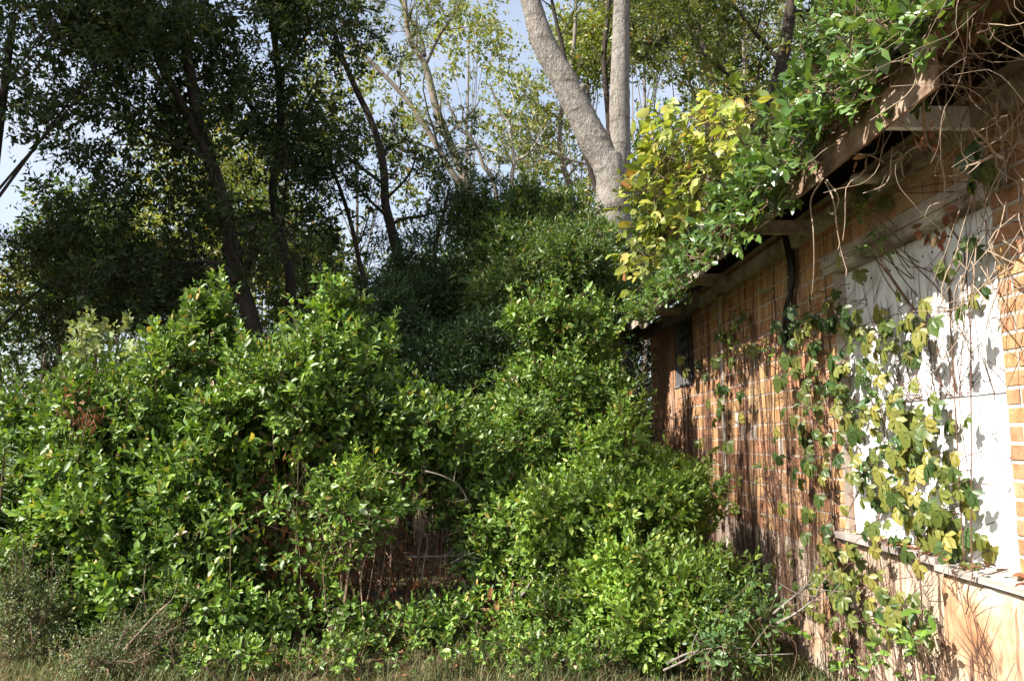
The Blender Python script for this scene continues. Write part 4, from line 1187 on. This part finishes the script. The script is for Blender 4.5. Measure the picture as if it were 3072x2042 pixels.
# ------------------------------------------------------------------ vines on the wall
def creeper_mesh(mat, seed):
    r = np.random.default_rng(seed)
    V = []; F3 = []; F4 = []; n = 0
    for k, (an, sz) in enumerate(((0, 1), (.75, .9), (-.75, .9), (1.6, .62), (-1.6, .62))):
        an = an + r.normal(0, .1); sz *= r.uniform(.88, 1.1)
        d = unit(np.array([math.cos(an), math.sin(an), -.30 - .25 * r.random()]))
        b = unit(np.cross((0, 0, 1), d)); nn = np.cross(d, b)
        tv = NEAR_V * np.array([1, 1, 1.0])
        tv = tv.copy(); tv[4:8, 1] *= 1.12; tv[4, 1] *= .85; tv[6, 1] *= .85
        v = tv[:, 0:1] * d * sz + tv[:, 1:2] * b * .62 * sz + tv[:, 2:3] * nn * sz
        V.append(v); F3.append(NEAR_3 + n); F4.append(NEAR_4 + n); n += 8
    # stalk
    V.append(np.array([(0, .012, 0), (0, -.012, 0), (-.75, 0, .25)])); F3.append(np.array([(0, 1, 2)]) + n)
    me = mesh_arrays('creeper_leaf', np.vstack(V), [np.vstack(F4), np.vstack(F3)], np.zeros(n + 3), True)
    me.materials.append(mat)
    return me


CR = {k: [creeper_mesh(M[k], s) for s in (1, 2, 3)] for k in ('creeper', 'creeper_dark')}


def put(me, parent, P, D, N, s, name='leaf'):
    d = unit(D); b = unit(np.cross(N, d)); n = np.cross(d, b)
    o = bpy.data.objects.new(name, me); COL.objects.link(o); o.parent = parent
    M4 = Matrix.Identity(4); o0 = org(parent)
    for r_ in range(3):
        M4[r_][0] = d[r_] * s; M4[r_][1] = b[r_] * s; M4[r_][2] = n[r_] * s; M4[r_][3] = P[r_] - o0[r_]
    o.matrix_basis = M4


def wall_x(y, z):
    if DY0 < y < DY1 and DZ0 < z < DZ1: return DX
    if y < 4.36 and z < DZ0: return DW - .115
    return DW


def creeper(name, label, clusters, kinds, size, stem_n, group=None, depth=(.05, .2)):
    c0 = on_x(clusters[0][0], clusters[0][1], DW)
    root = thing(name, (DW, c0[1], 0), label, 'vine', group)
    pts = []
    for (px, py, sx, sy, n) in clusters:
        for _ in range(n):
            q = on_x(px + np.clip(rng.normal(), -1.9, 1.9) * sx, py + np.clip(rng.normal(), -1.9, 1.9) * sy, DW)
            x = wall_x(q[1], q[2]) - rng.uniform(*depth)
            pts.append(np.array([x, q[1], q[2]]))
    pts = np.array(pts)
    for p in pts:
        k = kinds[int(rng.random() * len(kinds))]
        D = unit(np.array([-.35, rng.normal(0, .45), -1 + rng.normal(0, .25)]))
        N = unit(np.array([-1, rng.normal(-.25, .45), .55 + rng.normal(0, .35)]))
        put(CR[k][rng.integers(3)], root, p, D, N, size * rng.uniform(.7, 1.25))
    mb = MB()
    order = np.argsort(pts[:, 2])
    for s in range(stem_n):
        sel = pts[rng.choice(len(pts), min(6, len(pts)), replace=False)]
        sel = sel[np.argsort(sel[:, 2])]
        y_ = sel[:, 1].mean()
        path = [np.array([wall_x(y_, .1) - .02, y_ + rng.normal(0, .15), .02])]
        for q in sel:
            path.append(np.array([wall_x(q[1], q[2]) - .018, .5 * q[1] + .5 * y_, q[2]]))
        path = [p for i_, p in enumerate(path) if i_ == 0 or p[2] > path[i_ - 1][2] + .03]
        if len(path) > 2:
            mb.tube(smooth_path(path, 24) + np.stack([np.zeros(24), np.cumsum(rng.normal(0, .008, 24)), np.zeros(24)], -1), np.linspace(.0042, .002, 24), 5, .08, cap=False)
    for p in pts[::2]:
        b = np.array([wall_x(p[1], p[2]) - .012, p[1] + rng.normal(0, .03), p[2] + rng.uniform(.02, .1)])
        mb.tube([b, (b + p) / 2 + np.array([-.01, 0, .02]), p], [.003, .0025, .002], 4, cap=False)
    mb.build('stems', M['wall_vine'], root, True, 'stuff')
    return root


creeper('creeper_vine', 'yellow green five fingered creeper hanging across the white door', [(2740, 1400, 90, 110, 96), (2690, 1210, 80, 60, 34), (2680, 1010, 70, 70, 34), (2840, 1560, 60, 70, 26), (2700, 1600, 90, 60, 22)], ['creeper', 'creeper', 'creeper', 'creeper_dark'], .092, 7)
creeper('creeper_vine', 'dark green creeper on the bricks beside the door jamb', [(2480, 1060, 50, 90, 46), (2470, 1300, 50, 110, 34), (2560, 1420, 40, 120, 26), (2450, 950, 40, 40, 12)], ['creeper_dark', 'creeper_dark', 'creeper'], .10, 6)
creeper('creeper_vine', 'olive creeper spreading over the pale stucco base', [(2560, 1760, 90, 60, 40), (2640, 1860, 70, 50, 16), (2500, 1680, 60, 40, 16), (2790, 1790, 25, 50, 5)], ['creeper', 'creeper', 'creeper', 'creeper_dark'], .088, 5)
creeper('creeper_vine', 'sparse creeper sprays on the far brickwork by the window', [(2190, 1250, 45, 90, 18), (2245, 1000, 35, 45, 10), (2090, 1080, 18, 25, 3), (2180, 1440, 30, 60, 9)], ['creeper_dark', 'creeper', 'creeper'], .115, 4)
creeper('creeper_vine', 'few creeper leaves dangling near the door lintel', [(2640, 620, 35, 50, 6), (2900, 880, 45, 40, 7), (2590, 800, 14, 20, 2), (2910, 740, 30, 20, 3), (3040, 500, 25, 40, 8)], ['creeper_dark', 'creeper'], .095, 2, depth=(.06, .3))


def bare_vines(name, label, y0, y1, n, z0, z1, mat, rmax, twig=3):
    root = thing(name, (DW, (y0 + y1) / 2, 0), label, 'vine', 'bare vine stems on the wall')
    mb = MB()
    for _ in range(n):
        y = rng.uniform(y0, y1)
        top = rng.uniform(z0 + .4 * (z1 - z0), z1)
        m = 14
        zz = np.linspace(z0 if rng.random() < .75 else rng.uniform(z0, 1.5), top, m)
        yy = y + np.cumsum(rng.normal(0, .022, m)) + .06 * np.sin(zz * rng.uniform(1, 3) + rng.random() * 6)
        P = np.stack([np.array([wall_x(a_, b_) for a_, b_ in zip(yy, zz)]) - .008, yy, zz], -1)
        r0 = rmax * rng.random() ** 3 + .0016
        mb.tube(P, np.linspace(r0, r0 * .45, m), 5, .12, cap=False)
        for _ in range(twig):
            k = rng.integers(2, m - 1)
            d = np.array([-.15 * rng.random(), rng.normal(0, 1), rng.normal(.5, .6)]); d = unit(d)
            L_ = rng.uniform(.06, .32)
            p = P[k]
            mb.tube([p, p + d * L_ * .5 + np.array([-.005, rng.normal(0, .015), .01]), p + d * L_ + np.array([0, 0, .02])], [.0028, .002, .0012], 3, cap=False)
    mb.build('stems', mat, root, True, 'stuff')
    return root


bare_vines('bare_vine', 'mat of brown bare vine stems climbing the far brick wall', 5.8, 9.6, 150, .3, 3.4, M['wall_vine'], .007, 5)
bare_vines('bare_vine', 'fine dark tendrils netting the upper white door', 3.9, 5.6, 36, 1.1, 3.02, M['wall_vine'], .002, 9)
bare_vines('bare_vine', 'woody vine stems on the sunlit brick pier right of the door', 3.1, 3.75, 14, 1.1, 3.35, M['wall_vine'], .008, 5)
bare_vines('bare_vine', 'thin dead stems streaking the stucco base', 3.0, 7.5, 80, .0, 1.0, M['wall_vine'], .005, 5)
bare_vines('bare_vine', 'few old vine stems round the barred window', 9.7, 12.2, 18, .4, 3.2, M['wall_vine'], .012, 3)

# green small leaved vine low on the door, and seedlings at the right foot
def small_vine(name, label, clusters, leafm, n_leaf, llen, lw, group=None, depth=(.04, .18), sing=80):
    c0 = on_x(clusters[0][0], clusters[0][1], DW)
    root = thing(name, (DW - .05, c0[1], 0), label, 'vine', group)
    lv = Leaves(); mb = MB()
    for (px, py, sx, sy, n) in clusters:
        B = []
        for _ in range(n):
            q = on_x(px + rng.normal() * sx, py + rng.normal() * sy, DW)
            B.append((wall_x(q[1], q[2]) - rng.uniform(*depth), q[1], q[2]))
        B = np.array(B)
        T = unit(np.array([-.7, 0, .1]) + rng.normal(0, .6, B.shape))
        sprigs(lv, B, T, n_leaf, llen, lw, length=.09, up=.5)
        for b in B:
            w_ = np.array([wall_x(b[1], b[2]) - .008, b[1] + rng.normal(0, .05), max(.0, b[2] - rng.uniform(.1, .5))])
            mb.tube(smooth_path([w_, (w_ + b) / 2 + rng.normal(0, .02, 3), b], 5), np.linspace(.004, .002, 5), 4, cap=False)
    mb.build('stems', M['twig'], root, True, 'stuff')
    arr = lv.arrays()
    idx = np.argsort(-arr[3])[:sing]
    keep = np.ones(len(arr[0]), bool); keep[idx] = False
    leaf_objects(arr, leafm, root, idx)
    lv.build('foliage', leafm, root, 'near', keep=keep)


small_vine('evergreen_vine', 'bluish green glossy vine tuft at the lower left of the door', [(2560, 1180, 55, 45, 26), (2690, 1330, 40, 40, 12)], M['bluish'], 6, .065, .5)
small_vine('evergreen_vine', 'green seedling vine climbing the orange stoop block', [(2860, 1900, 70, 60, 14), (2780, 1960, 80, 50, 10), (2600, 1990, 60, 40, 10)], M['laurel'], 5, .075, .45)
small_vine('evergreen_vine', 'small trailing green vine hanging under the eave', [(2690, 640, 14, 60, 10), (2720, 730, 12, 25, 6)], M['laurel'], 5, .045, .55, depth=(.15, .35), sing=40)
small_vine('evergreen_vine', 'delicate green sprigs on the bricks beside the old cable', [(2240, 1020, 30, 40, 12), (2360, 1060, 10, 25, 5), (2330, 1400, 25, 30, 6), (2380, 880, 12, 10, 2)], M['laurel'], 6, .05, .5, sing=40)

# thick dark vine / cable hanging from the eave
root = thing('hanging_cable', (DW - .05, on_x(2365, 800, DW)[1], 0), 'pair of thick black cables hanging down the brick wall', 'cable')
for off in (0, 12):
    m_ = MB()
    pts = [on_x(a_ + off * s_, b_, DW - .05) for a_, b_, s_ in ((2352, 690, .3), (2366, 760, .6), (2374, 850, .4), (2366, 930, -.9), (2364, 1010, -.8), (2356, 1075, -.3))]
    m_.tube(smooth_path(pts, 24), np.linspace(.030 if off == 0 else .022, .014, 24), 8, .06)
    m_.build('strand', M['cable'], root, True)

# ------------------------------------------------------------------ vines on the roof edge
def edge_pt(px):
    return None


def roof_vine(name, label, spec, leafm, nl, llen, lw, tl, sing, droop, group=None, cat='vine', T0=(-.6, -.3, .35)):
    """spec: (Y, x, z, sx, sy, sz, n)"""
    c = np.mean([s[:3] for s in [(q[1], q[0], q[2]) for q in spec]], 0)
    root = thing(name, (c[0], c[1], 0), label, cat, group)
    lv = Leaves(); mb = MB()
    for (Y, x, z, sx, sy, sz, n) in spec:
        c = np.array([x, Y, z])
        B = c + np.clip(rng.normal(size=(n, 3)), -1.8, 1.8) * np.array([sx, sy, sz])
        T = unit(np.array(T0) + rng.normal(0, .5, B.shape))
        sprigs(lv, B, T, nl, llen, lw, length=tl, up=.6, droop=droop)
        for b, t_ in zip(B, T):
            a_ = c + rng.normal(size=3) * np.array([sx * .4, sy * .7, .03]); a_[2] = min(z, a_[2])
            mb.tube(smooth_path([a_, (a_ + b) / 2 + rng.normal(0, .03, 3), b, b + t_ * tl], 7), np.linspace(.006, .002, 7), 4, cap=False)
    mb.build('stems', M['twig'], root, True, 'stuff')
    arr = lv.arrays()
    d = np.linalg.norm(arr[0] - np.array([0, 0, EYE]), axis=1)
    idx = np.argsort(-(arr[3] / d) * (.5 + .5 * rng.random(len(d))))[:sing]
    keep = np.ones(len(arr[0]), bool); keep[idx] = False
    leaf_objects(arr, leafm, root, idx)
    if keep.any(): lv.build('foliage', leafm, root, 'near', keep=keep)
    return root


ZE = ZF1 + .02
roof_vine('roof_vine', 'glossy green leafy vine spilling over the eave', [
    (9.6, FX - .12, ZE - .20, .09, .35, .10, 25), (8.6, FX - .13, ZE - .18, .09, .4, .11, 32), (7.6, FX - .12, ZE - .16, .08, .4, .11, 31), (6.7, FX - .10, ZE - .12, .08, .35, .10, 32),
    (4.0, FX - .08, ZE + .0, .07, .2, .08, 16), (3.6, FX - .06, ZE + .0, .07, .2, .09, 11),
    (5.9, FX - .12, ZE - .08, .08, .28, .11, 37), (5.4, FX - .11, ZE - .08, .08, .22, .11, 31), (5.45, FX - .14, ZE - .28, .05, .08, .08, 11), (4.9, FX - .10, ZE - .05, .08, .2, .10, 34), (4.45, FX - .08, ZE - .10, .08, .13, .07, 19)],
    M['roof_leaf'], 9, .098, .52, .17, 300, .15)
roof_vine('roof_vine', 'mass of dark glossy vine heaped on the near roof', [
    (4.9, FX - .02, ZE + .16, .12, .3, .08, 19), (4.5, FX + .0, ZE + .22, .15, .3, .12, 26), (4.1, FX + .0, ZE + .26, .16, .25, .14, 32), (3.7, FX + .0, ZE + .24, .16, .2, .16, 29), (3.35, FX - .02, ZE + .14, .12, .2, .14, 34), (3.05, FX - .06, ZE + .06, .08, .12, .14, 26)],
    M['roof_leaf'], 9, .086, .58, .15, 220, .1)
YV = [(2010, 470, 8.0, .24, 30), (2110, 400, 7.9, .24, 32), (2220, 370, 7.8, .2, 20), (1965, 570, 8.2, .2, 22), (2070, 560, 8.0, .24, 30), (2170, 500, 7.8, .2, 24), (1985, 690, 8.5, .18, 18), (2060, 660, 8.2, .18, 20), (1950, 780, 9.0, .16, 14)]
roof_vine('yellow_vine', 'yellowing broad leaved vine climbing above the far roof edge', [(Y_, at(a_, b_, Y_)[0], at(a_, b_, Y_)[2], s_, .35, s_, n_) for a_, b_, Y_, s_, n_ in YV],
    M['yellow_leaf'], 6, .15, .64, .24, 300, .55, T0=(-.5, -.3, .0))
roof_vine('yellow_vine', 'pale sprays of yellow leaves left of the brick corner', [(10.5, FX - .55, 3.1, .2, .4, .3, 12), (10.8, FX - .4, 2.6, .15, .3, .2, 6)], M['yellow_leaf'], 5, .13, .5, .2, 60, .4, T0=(-.5, -.3, .0))

# dead twigs and dangling stems under the near eave
sticks('dangling_twig', 'long bare pale twig dangling from the eave', [[on_x(2470, 535, FX - .02), on_x(2432, 600, FX), on_x(2440, 690, FX), on_x(2442, 800, FX + .02), on_x(2434, 900, FX + .03)]], M['dry_twig'], 'twig', .006, 'twigs dangling from the eave', 0)
sticks('dangling_twig', 'forked bare twig dangling beside the long one', [[on_x(2472, 535, FX), on_x(2500, 600, FX), on_x(2512, 690, FX + .05), on_x(2528, 770, FX + .08), on_x(2545, 825, FX + .1)], [on_x(2480, 540, FX), on_x(2515, 590, FX), on_x(2505, 640, FX + .02)]], M['dry_twig'], 'twig', .006, 'twigs dangling from the eave', 3, .06)
sticks('dangling_twig', 'branching pale twig hanging before the lintel', [[on_x(2770, 300, FX + .1), on_x(2778, 420, FX + .2), on_x(2822, 480, FX + .25), on_x(2835, 570, FX + .3), on_x(2820, 640, FX + .35), on_x(2790, 670, FX + .4)], [on_x(2780, 428, FX + .2), on_x(2730, 450, FX + .2), on_x(2705, 480, FX + .2), on_x(2708, 525, FX + .2)]], M['dry_twig'], 'twig', .007, 'twigs dangling from the eave', 9, .12)
sticks('dangling_twig', 'angular pale twig reaching from the pier toward the lookout', [[on_x(3010, 480, DW - .2), on_x(2975, 450, DW - .25), on_x(2965, 430, DW - .3), on_x(2920, 385, DW - .35)], [on_x(2980, 465, DW - .25), on_x(2930, 490, DW - .3), on_x(2870, 505, DW - .3)]], M['dry_twig'], 'twig', .008, 'twigs dangling from the eave', 6, .14)
sticks('dangling_twig', 'thin green cane hanging straight past the lookout', [[on_x(2905, 170, FX + .2), on_x(2915, 330, FX + .3), on_x(2930, 450, FX + .38), on_x(2940, 555, FX + .4)]], M['twig'], 'twig', .006, 'twigs dangling from the eave', 0)
root = thing('dead_vine_tangle', (DW - .3, 3.5, 0), 'tangle of dry brown vine stems under the near eave', 'vine')
mb = MB()
for _ in range(130):
    a_ = np.array([rng.uniform(FX + .1, DW - .02), rng.uniform(2.9, 4.0), rng.uniform(3.15, 3.85)])
    d = unit(rng.normal(size=3) * np.array([.6, .8, 1.1]) - np.array([0, 0, .35]))
    L_ = rng.uniform(.2, .75)
    pts_ = [a_]
    for _k in range(6):
        d = unit(d + rng.normal(0, .42, 3)); pts_.append(pts_[-1] + d * L_ / 6)
    p = smooth_path(pts_, 14)
    p[:, 0] = np.minimum(p[:, 0], DW - .015)
    r0 = .0011 + .004 * rng.random() ** 4
    mb.tube(p, np.linspace(r0, r0 * .5, 14), 4, cap=False)
for _ in range(60):
    a_ = np.array([DW - rng.uniform(.02, .16), rng.uniform(3.3, 3.95), rng.uniform(2.4, 3.4)])
    d = unit(np.array([-.2, rng.normal(0, .5), -1 + rng.normal(0, .5)]))
    L_ = rng.uniform(.15, .5)
    p = smooth_path([a_, a_ + d * L_ * .5 + rng.normal(0, .04, 3), a_ + d * L_], 7)
    p[:, 0] = np.minimum(p[:, 0], DW - .015)
    mb.tube(p, np.linspace(.004, .0015, 7), 4, cap=False)
for _ in range(80):
    a_ = np.array([FX - rng.uniform(-.12, .12), rng.uniform(2.75, 3.4), rng.uniform(3.3, 3.95)])
    d = unit(np.array([rng.normal(0, .5), rng.normal(0, .6), -1.0]))
    L_ = rng.uniform(.2, .7)
    pts_ = [a_]
    for _k in range(6):
        d = unit(d + rng.normal(0, .4, 3)); pts_.append(pts_[-1] + d * L_ / 6)
    r0 = .001 + .003 * rng.random() ** 3
    mb.tube(smooth_path(pts_, 12), np.linspace(r0, r0 * .5, 12), 4, cap=False)
mb.build('stems', M['dry_twig'], root, True, 'stuff')
lv = Leaves()
B = np.array([on_x(px, py, xx) for px, py, xx in [(2900, 90, FX + .2), (2930, 100, FX + .25), (2770, 390, FX + .1), (2776, 400, FX + .1), (2600, 480, FX + .05), (2800, 680, DW - .1), (2830, 690, DW - .1), (2760, 690, DW - .1), (2860, 640, DW - .06), (2420, 270, FX), (2380, 330, FX)] for _ in range(4)])
B = B + rng.normal(0, .025, B.shape)
n_ = len(B)
lv.add(B, unit(np.array([0, 0, -1]) + rng.normal(0, .5, (n_, 3))), unit(rng.normal(size=(n_, 3)) + np.array([-.6, -.5, 0])), rng.uniform(.05, .1, n_), rng.uniform(.02, .045, n_))
lv.build('dead_leaves', M['dead_leaf'], root, 'near')
# dry leaves and litter on the sill
root2 = thing('sill_litter', (DW - .08, 3.9, DZ0), 'dry brown leaves and twigs lying on the door sill', 'dead leaves')
lv = Leaves(); n_ = 60
P = np.stack([rng.uniform(DW - .16, DW + .07, n_), rng.uniform(3.4, 5.3, n_), DZ0 + rng.uniform(.006, .03, n_)], -1)
P[:, 0] = np.where(P[:, 1] > 4.35, np.maximum(P[:, 0], DW - .03), P[:, 0])
lv.add(P, unit(np.stack([rng.normal(size=n_), rng.normal(size=n_), rng.normal(0, .25, n_)], -1)), unit(np.array([0, 0, 1]) + rng.normal(0, .4, (n_, 3))), rng.uniform(.04, .09, n_), rng.uniform(.02, .04, n_))
lv.build('dead_leaves', M['dead_leaf'], root2, 'near')
